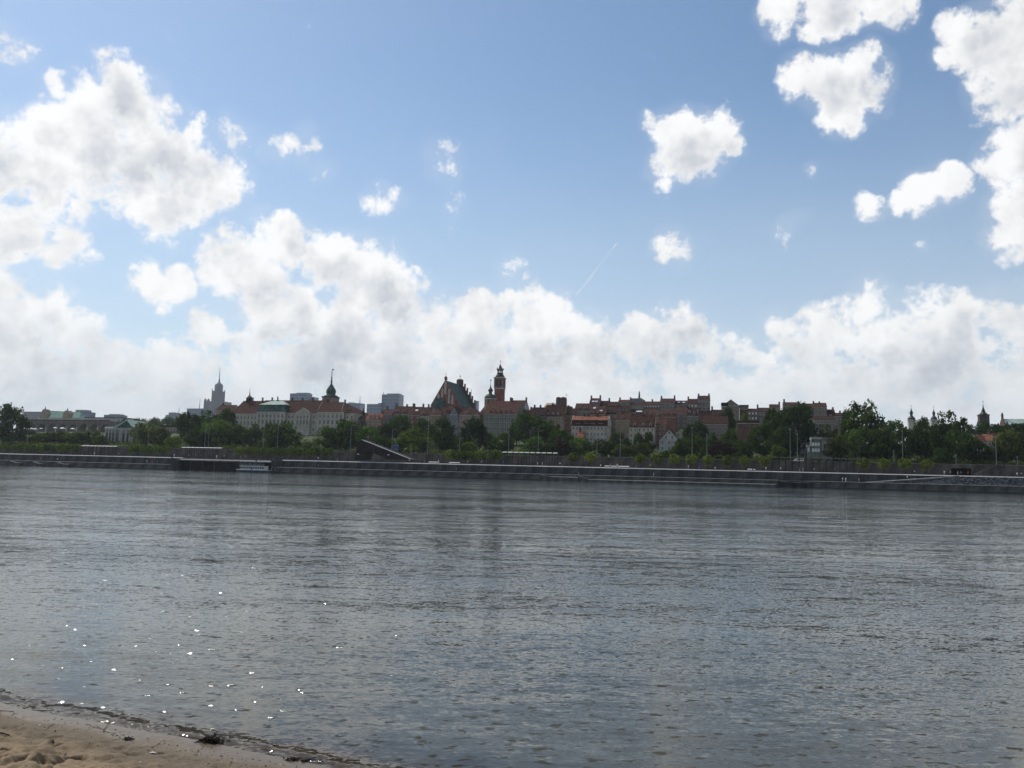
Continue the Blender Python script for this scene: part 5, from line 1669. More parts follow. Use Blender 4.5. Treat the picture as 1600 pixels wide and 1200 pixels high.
D, M, O, B_, L_, P_ = 'leaf_dark', 'leaf_mid', 'leaf_olive', 'leaf_bright', 'leaf_lime', 'leaf_purple'
TREES = [
    (-6, 640, 40, 75, 'round', D, 'dark tree cut by the left edge of the picture'),
    (20, 632, 44, 72, 'tall', D, 'big dark tree at the far left standing above the bank'),
    (46, 672, 34, 82, 'round', O, 'olive shrubby tree right of the big dark tree at far left'),
    (70, 675, 36, 78, 'broken', O, 'low olive tree below the left gable of the distant green palace'),
    (95, 673, 38, 84, 'round', O, 'low olive tree below the middle of the viaduct'),
    (121, 674, 36, 78, 'broken', O, 'low olive tree below the right part of the viaduct'),
    (146, 672, 34, 84, 'round', O, 'olive tree left of the green roofed hall'),
    (158, 680, 22, 74, 'round', M, 'small green tree against the corner of the green roofed hall'),
    (212, 660, 34, 112, 'round', M, 'green tree right against the green roofed hall'),
    (196, 655, 24, 380, 'round', D, 'far dark tree above the ridge of the green roofed hall'),
    (218, 654, 26, 380, 'round', D, 'far dark tree second from the hall on the left skyline'),
    (240, 652.5, 26, 360, 'round', D, 'far dark tree below the grey stepped block'),
    (262, 652, 30, 350, 'round', D, 'far dark tree in front of the grey stepped block'),
    (284, 651, 26, 340, 'round', D, 'far dark tree left below the block with the mast'),
    (230, 661, 44, 78, 'broken', O, 'broad olive tree left of the low brown building'),
    (254, 668, 30, 76, 'round', O, 'olive tree in front of the low brown building'),
    (272, 682, 24, 70, 'round', L_, 'small yellow green bush below the low brown building'),
    (300, 645, 42, 96, 'round', D, 'dark tree in front of the glass block with the mast'),
    (328, 642, 44, 104, 'broken', D, 'dark tree below the stepped skyscraper'),
    (355, 638, 32, 128, 'tall', D, 'dark slender tree at the left end of the palace roof'),
    (340, 655, 48, 76, 'round', M, 'green tree with two lamp posts before it, left of the palace'),
    (310, 668, 40, 70, 'round', D, 'dark tree leftmost below the palace hill'),
    (374, 664, 38, 84, 'round', M, 'green tree below the left wing of the palace'),
    (396, 663, 36, 80, 'broken', M, 'green tree below the left corner of the green pavilion'),
    (425, 661, 34, 92, 'round', M, 'green tree top behind the dark round tree'),
    (442, 659.5, 70, 70, 'dome', D, 'broad dark round tree below the green palace pavilion'),
    (486, 690, 26, 64, 'round', O, 'low bush in the gap right of the broad dark round tree'),
    (514, 667, 42, 74, 'round', M, 'green tree below the onion towered pavilion'),
    (545, 655.5, 56, 82, 'dome', M, 'large leafy green tree right below the palace end'),
    (578, 666, 38, 74, 'round', M, 'green tree behind the dark wedge viewing ramp'),
    (568.3, 639.5, 15, 132, 'conifer', 'leaf_conifer', 'pointed dark conifer right of the palace'),
    (604, 664, 32, 96, 'round', D, 'dark tree below the tallest glass tower'),
    (624, 649, 36, 130, 'round', D, 'dull dark tree in front of the dull green house'),
    (600, 682, 34, 70, 'round', M, 'green tree left of the bright green bushy tree'),
    (647, 669.5, 64, 68, 'dome', B_, 'bright green bushy tree right of the blue road sign'),
    (662, 654, 36, 112, 'round', D, 'dark tree below the brick red house'),
    (690, 653, 42, 92, 'round', D, 'dark tree below the cathedral gable'),
    (700, 676, 28, 72, 'round', D, 'dark low tree with shrubs right of the bright bushy tree'),
    (715, 684, 24, 70, 'round', M, 'small green tree below the narrow blue grey house'),
    (741, 652, 42, 84, 'round', D, 'large dark tree below the hipped pinkish house'),
    (733, 690, 26, 66, 'round', B_, 'light bush at the foot of the large dark tree'),
    (765, 676, 24, 86, 'round', M, 'grass green tree left below the big orange roof'),
    (786, 677, 34, 78, 'round', M, 'grass green tree below the big orange roof'),
    (808, 655, 30, 118, 'broken', D, 'dark tree below the right end of the big orange roof'),
    (832, 646, 52, 106, 'round', D, 'large dark tree below the row of pale dormers'),
    (834, 682, 42, 68, 'dome', M, 'green domed bush tree behind the middle lamp post'),
    (860, 658, 36, 112, 'broken', O, 'dull olive tree below the tan roof'),
    (876, 670, 34, 82, 'round', M, 'green tree left of the small orange annex'),
    (880, 686, 30, 70, 'round', P_, 'purple leaved tree left below the pale orange roofed house'),
    (907, 684, 40, 72, 'round', M, 'green tree covering the foot of the pale orange roofed house'),
    (858, 692, 24, 64, 'round', D, 'dark bush right of the green domed bush tree'),
    (946, 687, 40, 70, 'broken', O, 'olive bush right below the pale orange roofed house'),
    (966, 676, 26, 104, 'round', D, 'dark tree in the gap left of the cream house'),
    (978, 685, 18, 74, 'round', D, 'small dark round tree at the left corner of the cream house'),
    (970, 694, 30, 64, 'round', O, 'low olive bush below the gap left of the cream house'),
    (999, 676, 20, 84, 'tall', D, 'left of two dark trees before the cream house'),
    (1014, 675, 20, 84, 'tall', D, 'right of two dark trees before the cream house'),
    (1000, 692, 34, 66, 'round', O, 'olive bush at the foot of the cream house'),
    (1044, 703, 22, 62, 'round', M, 'bush under the white gable'),
    (1066, 685, 32, 70, 'round', M, 'green tree right of the white gable'),
    (1088, 660, 36, 108, 'round', D, 'dark tree behind the white gable on its right'),
    (1088, 681, 28, 66, 'dome', B_, 'bright umbrella shaped tree behind a lamp post right of the white gable'),
    (1112, 676, 30, 92, 'broken', D, 'dark tree before the large brown house'),
    (1128, 690, 36, 68, 'round', P_, 'dark reddish shrub tree below the large brown house'),
    (1140, 670, 24, 80, 'tall', M, 'green tree left of the red brick house'),
    (1138, 637, 22, 160, 'round', D, 'dark tree below the pointed skyline gable'),
    (1163, 646.5, 28, 150, 'dome', B_, 'bright tree crown above the red brick house'),
    (1160, 688, 30, 70, 'round', D, 'dark tree at the foot of the red brick house'),
    (1192, 660, 42, 88, 'tall', M, 'green hanging tree right of the red brick house'),
    (1212, 640, 40, 104, 'tall', D, 'dark tree left half of the big skyline tree pair'),
    (1240, 631, 60, 92, 'round', D, 'big leafy dark tree reaching the skyline at right'),
    (1222, 668, 48, 72, 'round', D, 'dark tree below the big leafy skyline tree'),
    (1216, 696, 22, 63, 'round', B_, 'small light bush below the big leafy skyline tree'),
    (1262, 664, 30, 112, 'round', D, 'dark tree behind the slate roofed grey house'),
    (1292, 664, 38, 96, 'broken', O, 'brownish olive tree above the white modern block'),
    (1311, 680, 40, 61, 'broken', O, 'brownish olive tree right of the white modern block'),
    (1326, 655, 34, 104, 'round', M, 'green tree left of the tallest tree'),
    (1347, 626.5, 58, 96, 'broken', M, 'tallest tree standing free against the sky at right'),
    (1322, 640, 20, 120, 'tall', D, 'thin dark tree on the left flank of the tallest tree'),
    (1345, 668, 46, 76, 'round', M, 'green tree below the tallest tree'),
    (1374, 672, 40, 70, 'round', M, 'green tree right below the tallest tree'),
    (1378, 659, 26, 190, 'round', D, 'far dark hazy tree right of the tallest tree'),
    (1398, 657, 34, 130, 'round', M, 'green tree left of the pale twin towers'),
    (1410, 668, 42, 74, 'round', M, 'green tree under the left pale twin tower'),
    (1440, 652, 30, 118, 'tall', D, 'dark tree between the pale twin towers'),
    (1446, 668, 42, 74, 'broken', D, 'dark tree under the gap of the twin towers'),
    (1466, 662, 40, 84, 'round', D, 'dark tree right under the right pale twin tower'),
    (1484, 644, 56, 88, 'broken', D, 'tall dark broad tree right of the twin towers'),
    (1500, 672, 44, 70, 'round', D, 'dark tree below the tall broad tree'),
    (1513, 662, 20, 150, 'round', D, 'small dark tree left of the wooden belfry'),
    (1548, 661, 42, 165, 'round', D, 'hazy dark tree in front of the wooden belfry'),
    (1576, 662, 40, 165, 'round', D, 'hazy dark tree below the big pale green roof'),
    (1604, 662, 36, 160, 'round', D, 'hazy dark tree at the right edge below the green roof'),
    (1530, 690, 40, 72, 'round', D, 'dark tree below the slate roofed house'),
    (1552, 692, 36, 66, 'broken', O, 'olive tree below the bright red roofs'),
    (1578, 672, 50, 82, 'round', O, 'olive broad tree near the right edge'),
    (1604, 676, 46, 76, 'round', O, 'olive tree cut by the right edge'),
    (1470, 700, 30, 63, 'round', D, 'dark bush above the tunnel mouth'),
]
for e in TREES:
    tree(*e)


def undergrowth():
    rng = np.random.default_rng(4)
    n = 30000
    u = rng.uniform(-400, 320, n)
    v = 59.5 + 60 * rng.random(n) ** 1.6
    lump = fbm(u * 0.07, v * 0.08, 61, 3) + 0.5
    hh = np.clip(1.0 + 5.2 * (lump - 0.28), 0.4, 4.2)
    z = np.array([H(a) for a in v]) + rng.random(n) ** 0.7 * hh
    P = np.stack([QO.x + U.x * u + NN.x * v, QO.y + U.y * u + NN.y * v, z], -1)
    q = rng.normal(size=(n, 3)) + [0, -0.5, 0.6]
    q /= np.linalg.norm(q, axis=1, keepdims=True)
    o = inst('undergrowth', quads('undergrowth', P, q, rng.uniform(0.22, 0.5, n), 'leaf_olive', rng))
    o['label'] = 'tangled shrubs and undergrowth covering the slope above the road'
    o['category'] = 'undergrowth'
    struct(o, 'stuff')


undergrowth()


# small round trees of the promenade
def ball_tree(px, yt, yb, wpx, label, m=M, v=25.0, grp='small round promenade trees'):
    u, zt, p = site(px, yt, v)
    t = thing('promenade_tree', label, 'tree', W(u, v, Z_UP), (px * 2.3) % 6.28, grp)
    h = zt - Z_UP
    w = wpx * (1.2 if m in (L_, B_) and wpx > 11 else 1.0) * p.y / FPX
    MB_ = cached('stem', lambda: MB().bar((0, 0, 0), (0, 0, .5), .02, 'bark', 6, .014).mesh('trunk'))
    a = inst('trunk', MB_, t)
    a.scale = (h, h, h)
    c = inst('crown', crown_mesh(int(px) % 3 + 10, 'round', m, 700, 0.05), t, (0, 0, h * .24), 0, (w, w, h * .76))
    return t


ORD = ['first', 'second', 'third', 'fourth', 'fifth', 'sixth', 'seventh', 'eighth', 'ninth', 'tenth', 'eleventh', 'twelfth', 'thirteenth', 'fourteenth', 'fifteenth', 'sixteenth']
for i, px in enumerate([1, 11, 22, 33, 43.5, 54, 64.5, 75, 85.5, 96, 106.5, 117.5]):
    ball_tree(px, 693.4 + (i % 3) * .7, 707, 11.5, ORD[i] + ' small round tree from the left picture edge in the far left promenade row', 'leaf_ball' if i % 3 else B_)
for i, px in enumerate([205, 213.5, 224, 234.5, 244, 252, 261]):
    ball_tree(px, 695.4 + (i % 2), 709, 10, ORD[i] + ' small round tree from the left in the row below the green roofed hall', 'leaf_ball' if i % 2 else B_)
for i, px in enumerate([372.5, 382, 391, 400, 410.5, 420, 429, 438.5, 448.5, 458, 467, 477, 487, 496.5, 507, 517]):
    ball_tree(px, 698.6 + (i % 3) * .8, 712, 9.6, ORD[i] + ' small round tree from the left in the row below the palace', 'leaf_ball' if i % 3 else B_)
for i, (px, w) in enumerate([(703, 13), (714, 12), (728, 14), (739, 10), (748, 12), (757, 10), (771, 13), (780, 11)]):
    ball_tree(px, 703.0 + (i % 3) * .8, 717, w, ORD[i] + ' light green promenade tree from the left in the row below the cathedral', B_)
for i, px in enumerate([896.5, 922.5, 1001, 1026.5, 1053, 1080, 1106.5, 1136.5, 1163, 1195]):
    ball_tree(px, 706.8 + (px - 896) * .018, 724, 14.5, ORD[i] + ' lime green round tree from the left in the spaced row on the middle promenade', L_)
for i, px in enumerate([1349, 1381, 1413, 1448]):
    ball_tree(px, 715.4 + i * .7, 732, 15.5, ORD[i] + ' lime green round tree from the left in the row right of the dark posts', L_)


# ---------------------------------------------------------------- street lamps
def lamp(px, yt, label, v=44.0, arm=1.0):
    u, zt, _ = site(px, yt, v)
    h = zt - Z_ROAD
    t = thing('street_lamp', label, 'street lamp', W(u, v, Z_ROAD), TH, 'street lamps along the road')
    MB().bar((0, 0, 0), (0, 0, h - .35), .17, 'light_steel', 7, .10).build('pole', t)
    MB().lathe([(.26, 0), (.26, .5), (.17, .6)], 8, 'light_steel').build('base', t)
    if arm:
        MB().bar((0, 0, h - .4), (arm * .7, -.4, h - .05), .08, 'light_steel', 5).bar((arm * .7, -.4, h - .05), (arm * 1.9, -.8, h), .07, 'light_steel', 5).build('arm', t)
        MB().box(min(arm * 1.7, arm * 2.6), max(arm * 1.7, arm * 2.6), -1.0, -.65, h - .08, h + .1, 'light_steel').build('lamp_head', t)
    else:
        MB().lathe([(.12, h - .4), (.34, h - .2), (.34, h), (.1, h + .15)], 8, 'light_steel').build('lamp_head', t)


LAMPS = [(44, 672, 'street lamp among the low olive trees at far left', 1), (233, 668, 'street lamp before the broad olive tree at left', 1), (321.5, 669, 'left one of a pair of lamp posts left of the palace', 1),
         (327.5, 664.5, 'right one of a pair of lamp posts left of the palace', 1), (412.5, 668.5, 'lamp post at the left edge of the broad dark round tree', 1), (435, 664, 'lamp post in the middle of the broad dark round tree', 1),
         (549, 664.5, 'lamp post left above the dark wedge ramp', 1), (613.5, 671, 'lamp post beside the blue road sign', 1), (669.5, 665, 'lamp post right of the bright green bushy tree', 0), (719, 674, 'lamp post between the dark trees below the cathedral', 0),
         (795.5, 668, 'lamp post below the right end of the big orange roof', 0), (841.5, 673, 'lamp post before the green domed bush tree', 1), (933.2, 670, 'lamp post before the pale orange roofed house', 0),
         (969.3, 675, 'lamp post in the gap left of the cream house', 0), (1081.5, 668.5, 'tall lamp post through the bright umbrella tree', 0), (1104.5, 678.5, 'lamp post before the large brown house', 0),
         (1234.4, 670.5, 'taller of two lamp posts left of the white modern block', 0), (1245.6, 678, 'shorter of two lamp posts left of the white modern block', 0), (1396.5, 704, 'short lamp post right of the tallest tree', 0),
         (1409.5, 673.5, 'lamp post under the left pale twin tower', 0), (1493.5, 711, 'short lamp post above the tunnel mouth', 0), (1555.5, 682.5, 'tall lamp post right of the bright red roofs', 0), (1589.5, 714, 'short lamp post near the right edge', 0)]
for px, yt, lb, arm in LAMPS:
    lamp(px, yt, lb, arm=arm)


# ---------------------------------------------------------------- pergolas
def pergola(pa, pb, yt, label, pale=True, v=22.0):
    ua, ub = upx(pa, v, 700), upx(pb, v, 700)
    h = site((pa + pb) / 2, yt, v)[1] - Z_UP
    t = thing('pergola', label, 'pergola', W(ua, v, Z_UP), TH, 'pergolas on the promenade')
    w = ub - ua
    n = max(4, round(w / 2.6))
    st = w / n
    post = MB().box(-.09, .09, -.09, .09, 0, h - .4, 'corten').mesh('post')
    beam = MB().box(-.1, .1, -.5, 5.5, h - .35, h - .1, 'corten').mesh('beam')
    slab = MB().prism([(-.8, h - .1), (.9, h - .1), (.9, h + .35), (-.8, h + .02)], .3, st - .3, 'x', 'slat_white' if pale else 'corten').mesh('slat')  # slat tops shaped with a tilt to catch the sun
    for k in range(n + 1):
        for y in (0, 5):
            inst('post', post, t, (k * st, y, 0))
        inst('beam', beam, t, (k * st, 0, 0))
        if k < n:
            inst('slat', slab, t, (k * st, 0, 0))
    seat = MB().box(.3, st - .3, 2.5, 3.1, .35, .5, 'corten').box(.4, .55, 2.55, 3.05, 0, .35, 'corten').box(st - .55, st - .4, 2.55, 3.05, 0, .35, 'corten').mesh('bench')
    for k in range(0, n, 2):
        inst('bench', seat, t, (k * st, 0, 0))


pergola(127, 183, 697.2, 'dark pergola with pale slats below the green roofed hall')
pergola(283.5, 346, 699.8, 'dark pergola with pale slats left of the moored boat')
pergola(784.5, 872, 707.6, 'long dark pergola with pale slats in the middle of the promenade')
pergola(1207, 1346, 716.4, 'long open row of dark posts and beams at the right promenade', pale=False)


# ---------------------------------------------------------------- wedge shaped viewing ramp
def wedge():
    v = 10.2
    u0 = upx(553.5, v, 716)
    t = thing('viewing_ramp', 'dark rusty wedge shaped viewing ramp rising over the quay edge', 'viewing ramp', W(u0, v, 0), TH)
    P = lambda px, py: (site(px, py, v)[0] - u0, site(px, py, v)[1])
    MB().prism([P(553, 719), P(559.6, 691), P(562.5, 688.2), P(566, 687.6), P(573.5, 703.8), P(569.6, 719)], 0, 7.0, 'y', 'corten').build('leg', t)
    MB().prism([P(566, 687.6), P(641.5, 717.6), P(604, 718), P(599, 714.4), P(573.5, 703.8)], 0.02, 6.98, 'y', 'corten').build('ramp', t)
    a, b = P(566.5, 687.2), P(641.5, 716.9)
    MB().add([(a[0], -.25, a[1] - .05), (b[0], -.25, b[1] - .05), (b[0], .1, b[1] + .08), (a[0], .1, a[1] + .08), (a[0], .1, a[1] - .2), (b[0], .1, b[1] - .2), (a[0], -.25, a[1] - .2), (b[0], -.25, b[1] - .2)],
             [(0, 1, 2, 3), (2, 5, 4, 3), (0, 6, 7, 1), (6, 4, 5, 7), (0, 3, 4, 6), (1, 7, 5, 2)], 'slat_white').build('edge_strip', t)
    for px, py in ((559.6, 709.6), (607, 710.6)):
        x, z = P(px, py)
        MB().box(x - .5, x + .5, -.07, -.005, z - .16, z + .16, 'skylight').build('lamp', t)
    for k in range(6):
        x = a[0] + (b[0] - a[0]) * k / 6
        z = a[1] + (b[1] - a[1]) * k / 6
        MB().bar((x, 6.6, z - .2), (x, 6.6, z + 1.1), .05, 'dark_steel', 4).build('rail_post', t)


wedge()


# ---------------------------------------------------------------- road sign, car, benches, tents
def road_sign():
    v = 45.0
    u, zt, _ = site(619, 695.6, v)
    t = thing('road_sign', 'blue road sign panel right of the dark wedge ramp', 'road sign', W(u, v, Z_ROAD), TH)
    h = zt - Z_ROAD
    hw = 1.15
    MB().box(-hw * 1.3, hw * 1.3, -.05, .05, h - 2.2, h, 'blue_sign').build('panel', t)
    MB().box(-hw * 1.3, hw * 1.3, -.07, -.052, h - .1, h - .02, 'white_paint').box(-hw * 1.3, hw * 1.3, -.07, -.052, h - 2.18, h - 2.1, 'white_paint').build('border', t)
    for x in (-.8, .8):
        MB().bar((x, .1, 0), (x, .1, h - .2), .07, 'light_steel', 6).build('post', t)


road_sign()


def car():
    v = 38.5
    ua, ub = upx(1236.5, v, 717), upx(1257, v, 717)
    L = 4.9
    t = thing('van', 'white van driving on the road above the right promenade', 'van', W((ua + ub) / 2, v, Z_ROAD), TH)
    prof = [(-L / 2, .45), (-L / 2 + .1, .95), (-L / 2 + .9, 1.15), (-L / 2 + 1.6, 1.85), (L / 2 - .25, 1.9), (L / 2, 1.2), (L / 2, .45)]
    MB().prism(prof, -.9, .9, 'y', 'white_paint').build('body', t)
    for x0, x1 in ((-L / 2 + 1.45, -.35), (-.25, .95), (1.05, L / 2 - .4)):
        MB().box(x0 + (.25 if x0 < -.5 else 0), x1, -.93, -.901, 1.2, 1.7, 'glass').build('window', t)
    wh = MB().lathe([(.34, -.11), (.36, -.06), (.36, .06), (.34, .11)], 14, 'lead_dark').mesh('wheel')
    hub = MB().lathe([(.2, -.13), (.2, .13)], 10, 'light_steel').mesh('hub')
    for x in (-L / 2 + .95, L / 2 - .95):
        for y in (-.82, .82):
            o = inst('wheel', wh, t, (x, y, .36))
            o.rotation_euler = (math.pi / 2, 0, 0)
            inst('hub', hub, o)
    MB().box(-L / 2 - .02, -L / 2 + .1, -.75, -.45, .75, .92, 'skylight').build('headlight', t)
    MB().box(-L / 2 - .02, -L / 2 + .1, .45, .75, .75, .92, 'skylight').build('headlight', t)


car()


def bench(pa, pb, label, v=12.5, tall=.55):
    ua, ub = upx(pa, v, 720), upx(pb, v, 720)
    t = thing('bench', label, 'bench', W(ua, v, Z_UP), TH, 'pale promenade benches')
    w = ub - ua
    MB().prism([(-.6, tall - .2), (.6, tall - .15), (.6, tall + .2), (-.6, tall - .05)], 0, w, 'x', 'slat_white').build('seat', t)
    n = max(2, int(w / 2.5))
    leg = MB().box(-.15, .15, -.4, .4, 0, tall - .2, 'concrete_mid').mesh('leg')
    for k in range(n + 1):
        inst('leg', leg, t, (.3 + (w - .6) * k / n, 0, 0))


bench(702, 718, 'long white bench below the light green trees')
bench(945, 983, 'very long white bench on the middle promenade below the cream house')
bench(670, 686, 'white bench right of the dark wedge ramp')
bench(1168, 1180, 'short white bench left of the dark posts')


def tent(px, yt, wpx, label, v=190.0):
    u, zt, p = site(px, yt, v)
    w = wpx * p.y / FPX
    zb = zt - w * .75
    g = H(v)
    t = thing('market_tent', label, 'tent', W(u, v, g), TH, 'white tents below the viaduct')
    h = zt - g
    MB().lathe([(w * .72, h - w * .42), (w * .70, h - w * .3), (w * .2, h - w * .05), (.05, h)], 4, 'white_paint', rot=SQ).build('canopy', t)
    for x in (-1, 1):
        for y in (-1, 1):
            MB().bar((x * w * .48, y * w * .48, 0), (x * w * .48, y * w * .48, h - w * .4), .06, 'light_steel', 4).build('pole', t)


for i, (px, yt, w) in enumerate([(40, 668, 4), (45, 668.6, 5), (49.5, 668.4, 4), (55, 669, 5), (64.5, 668.6, 3.5), (86.5, 667.2, 4.5), (98, 667.6, 6), (114, 668.6, 5)]):
    tent(px, yt, w, ORD[i] + ' white tent from the left in the line below the viaduct')


# ---------------------------------------------------------------- moored boat
def boat():
    v = -4.2
    ua, ub = upx(371.5, v, 734), upx(425.5, v, 734)
    L = ub - ua
    t = thing('passenger_boat', 'white passenger boat with dark green hull moored at the landing stage', 'boat', W(ua, v, 0), TH)
    mb = MB()
    n = 12
    vs, fs = [], []
    for i in range(n + 1):
        x = L * i / n
        k = min(1, (i / n) * 3.2) ** .6 * (1 if i < n - 1 else .9)
        hw = 2.0 * max(.06, k)
        sheer = 1.15 + .45 * max(0, .3 - i / n)
        vs += [(x, -hw, sheer), (x + .15, -hw * .85, -.35), (x + .15, hw * .85, -.35), (x, hw, sheer)]
    for i in range(n):
        a, b = i * 4, i * 4 + 4
        fs += [(a, b, b + 1, a + 1), (a + 1, b + 1, b + 2, a + 2), (a + 2, b + 2, b + 3, a + 3), (a + 3, b + 3, b, a)]
    fs += [(0, 1, 2, 3), (n * 4 + 3, n * 4 + 2, n * 4 + 1, n * 4)]
    mb.add(vs, fs, 'hull_green')
    hull = mb.build('hull', t)
    MB().box(L * .02, L * .985, -2.06, 2.06, 1.0, 1.2, 'boat_white').build('rubbing_strake', hull)
    x0, x1 = L * .12, L * .82
    cab = MB().box(x0, x1, -1.75, 1.75, 1.2, 2.95, 'boat_white').build('cabin', t)
    nw = 11
    pane = MB().box(.12, (x1 - x0) / nw - .12, -1.79, -1.751, 1.75, 2.6, 'glass').mesh('window')
    for k in range(nw):
        if k not in (5,):
            inst('window', pane, cab, (x0 + (x1 - x0) * k / nw, 0, 0))
    MB().box(x0 + (x1 - x0) * 5 / nw + .15, x0 + (x1 - x0) * 6 / nw - .15, -1.8, -1.751, 1.25, 2.7, 'dark_steel').build('door', cab)
    MB().box(x0 - .2, x1 + .2, -1.95, 1.95, 2.95, 3.12, 'boat_white').build('upper_deck', t)
    rp = MB().bar((0, -1.85, 3.1), (0, -1.85, 4.0), .04, 'boat_white', 4).mesh('rail_post')
    for k in range(13):
        inst('rail_post', rp, t, (x0 + (x1 - x0) * k / 12, 0, 0))
    for z in (3.5, 4.0):
        MB().bar((x0, -1.85, z), (x1, -1.85, z), .035, 'boat_white', 4).build('rail', t)
    MB().box(x0 - .1, x1 + .3, -1.9, 1.9, 4.9, 5.05, 'boat_white').build('canopy', t)
    cp = MB().bar((0, -1.7, 3.1), (0, -1.7, 4.9), .05, 'light_steel', 5).mesh('canopy_post')
    for k in range(6):
        inst('canopy_post', cp, t, (x0 + .2 + (x1 - x0 - .4) * k / 5, 0, 0))
    MB().box(x0 + 2, x1 - 2, -.3, .3, 3.12, 3.6, 'dark_steel').build('deck_bench', t)
    MB().bar((L * .97, 0, 1.2), (L * 1.0, 0, 3.2), .04, 'white_paint', 4).build('flag_staff', t)
    MB().lathe([(.3, 0), (.36, .1), (.3, .2)], 10, 'awning_tan').build('life_ring', t, (x0 + 1.2, -1.88, 3.5)).rotation_euler = (math.pi / 2, 0, 0)
    MB().box(-0.2, L * .1, -1.2, 1.2, 1.3, 1.4, 'boat_white').build('foredeck', t)


boat()


# ---------------------------------------------------------------- people
def person_mesh(pose):
    V_, E_, R_ = [], [], []

    def P(x, y, z, r, parent=None):
        V_.append((x, y, z))
        R_.append(r)
        if parent is not None:
            E_.append((parent, len(V_) - 1))
        return len(V_) - 1
    sit = pose == 'sit'
    dz = -.42 if sit else 0
    pel = P(0, 0, .95 + dz, .135)
    ch = P(0, .01, 1.28 + dz, .15, pel)
    sh = P(0, .0, 1.44 + dz, .10, ch)
    nk = P(0, -.01, 1.52 + dz, .055, sh)
    hd = P(0, -.02, 1.62 + dz, .088, nk)
    P(0, -.02, 1.72 + dz, .075, hd)
    stride = .22 if pose == 'walk' else .03
    for s in (-1, 1):
        a = P(s * .19, 0, 1.42 + dz, .058, sh)
        if pose == 'arm' and s > 0:
            b = P(s * .30, -.12, 1.2 + dz, .045, a)
            c = P(s * .22, -.34, 1.28 + dz, .035, b)
        else:
            b = P(s * .25, s * stride * .5, 1.16 + dz, .045, a)
            c = P(s * .25, s * stride * .9 - .06, .92 + dz, .035, b)
        P(c and V_[c][0], V_[c][1] - .03, V_[c][2] - .09, .032, c)
        h = P(s * .10, 0, .88 + dz, .092, pel)
        if sit:
            k = P(s * .12, -.42, .47, .07, h)
            f = P(s * .12, -.44, .08, .05, k)
        else:
            k = P(s * .10, -s * stride * .6, .50, .07, h)
            f = P(s * .10, -s * stride, .08, .05, k)
        P(s * .11, V_[f][1] - .16, .04, .045, f)
    me = bpy.data.meshes.new('person_skeleton')
    me.from_pydata(V_, E_, [])
    bm = bmesh.new()
    bm.from_mesh(me)
    ly = bm.verts.layers.skin.verify()
    bm.verts.ensure_lookup_table()
    for i, r in enumerate(R_):
        bm.verts[i][ly].radius = (r, r)
        bm.verts[i][ly].use_root = (i == 0)
    bm.to_mesh(me)
    bm.free()
    ob = bpy.data.objects.new('tmp', me)
    COL.objects.link(ob)
    ob.modifiers.new('skin', 'SKIN')
    sb = ob.modifiers.new('sub', 'SUBSURF')
    sb.levels = sb.render_levels = 1
    dg = bpy.context.evaluated_depsgraph_get()
    out = bpy.data.meshes.new_from_object(ob.evaluated_get(dg))
    bpy.data.objects.remove(ob)
    out.name = 'body'
    out.materials.clear()
    for m in ('skin', 'white_paint', 'dark_steel', 'hair'):
        out.materials.append(MATS[m])
    for p in out.polygons:
        c = p.center
        z = c.z - dz
        if z > 1.53:
            p.material_index = 3 if (z > 1.69 or c.y > .03) else 0
        elif z > .97 or (sit and c.y > -.15 and z > .9):
            p.material_index = 0 if (abs(c.x) > .22 and z < 1.12) else 1
        else:
            p.material_index = 0 if abs(c.x) > .22 and z > .7 else 2
        p.use_smooth = True
    return out


SHIRTS = {'white': (0.75, 0.75, 0.73), 'red': (0.45, 0.05, 0.04), 'blue': (0.06, 0.12, 0.35), 'grey': (0.3, 0.3, 0.31), 'black': (0.025, 0.025, 0.028), 'yellow': (0.6, 0.45, 0.08), 'pink': (0.6, 0.3, 0.32)}
for k, c in SHIRTS.items():
    mat('cloth_' + k, c, var=.06)
POSES = {}


def person(px, v, z, pose, shirt, trousers, label, face=0.0):
    if pose not in POSES:
        POSES[pose] = person_mesh(pose)
    u = upx(px, v, 722)
    o = tag(inst('person', POSES[pose], None, W(u, v, z), TH + face), label, 'person', 'people on the quay')
    for i, m in ((1, 'cloth_' + shirt), (2, 'cloth_' + trousers)):
        o.material_slots[i].link = 'OBJECT'
        o.material_slots[i].material = MATS[m]
    return o


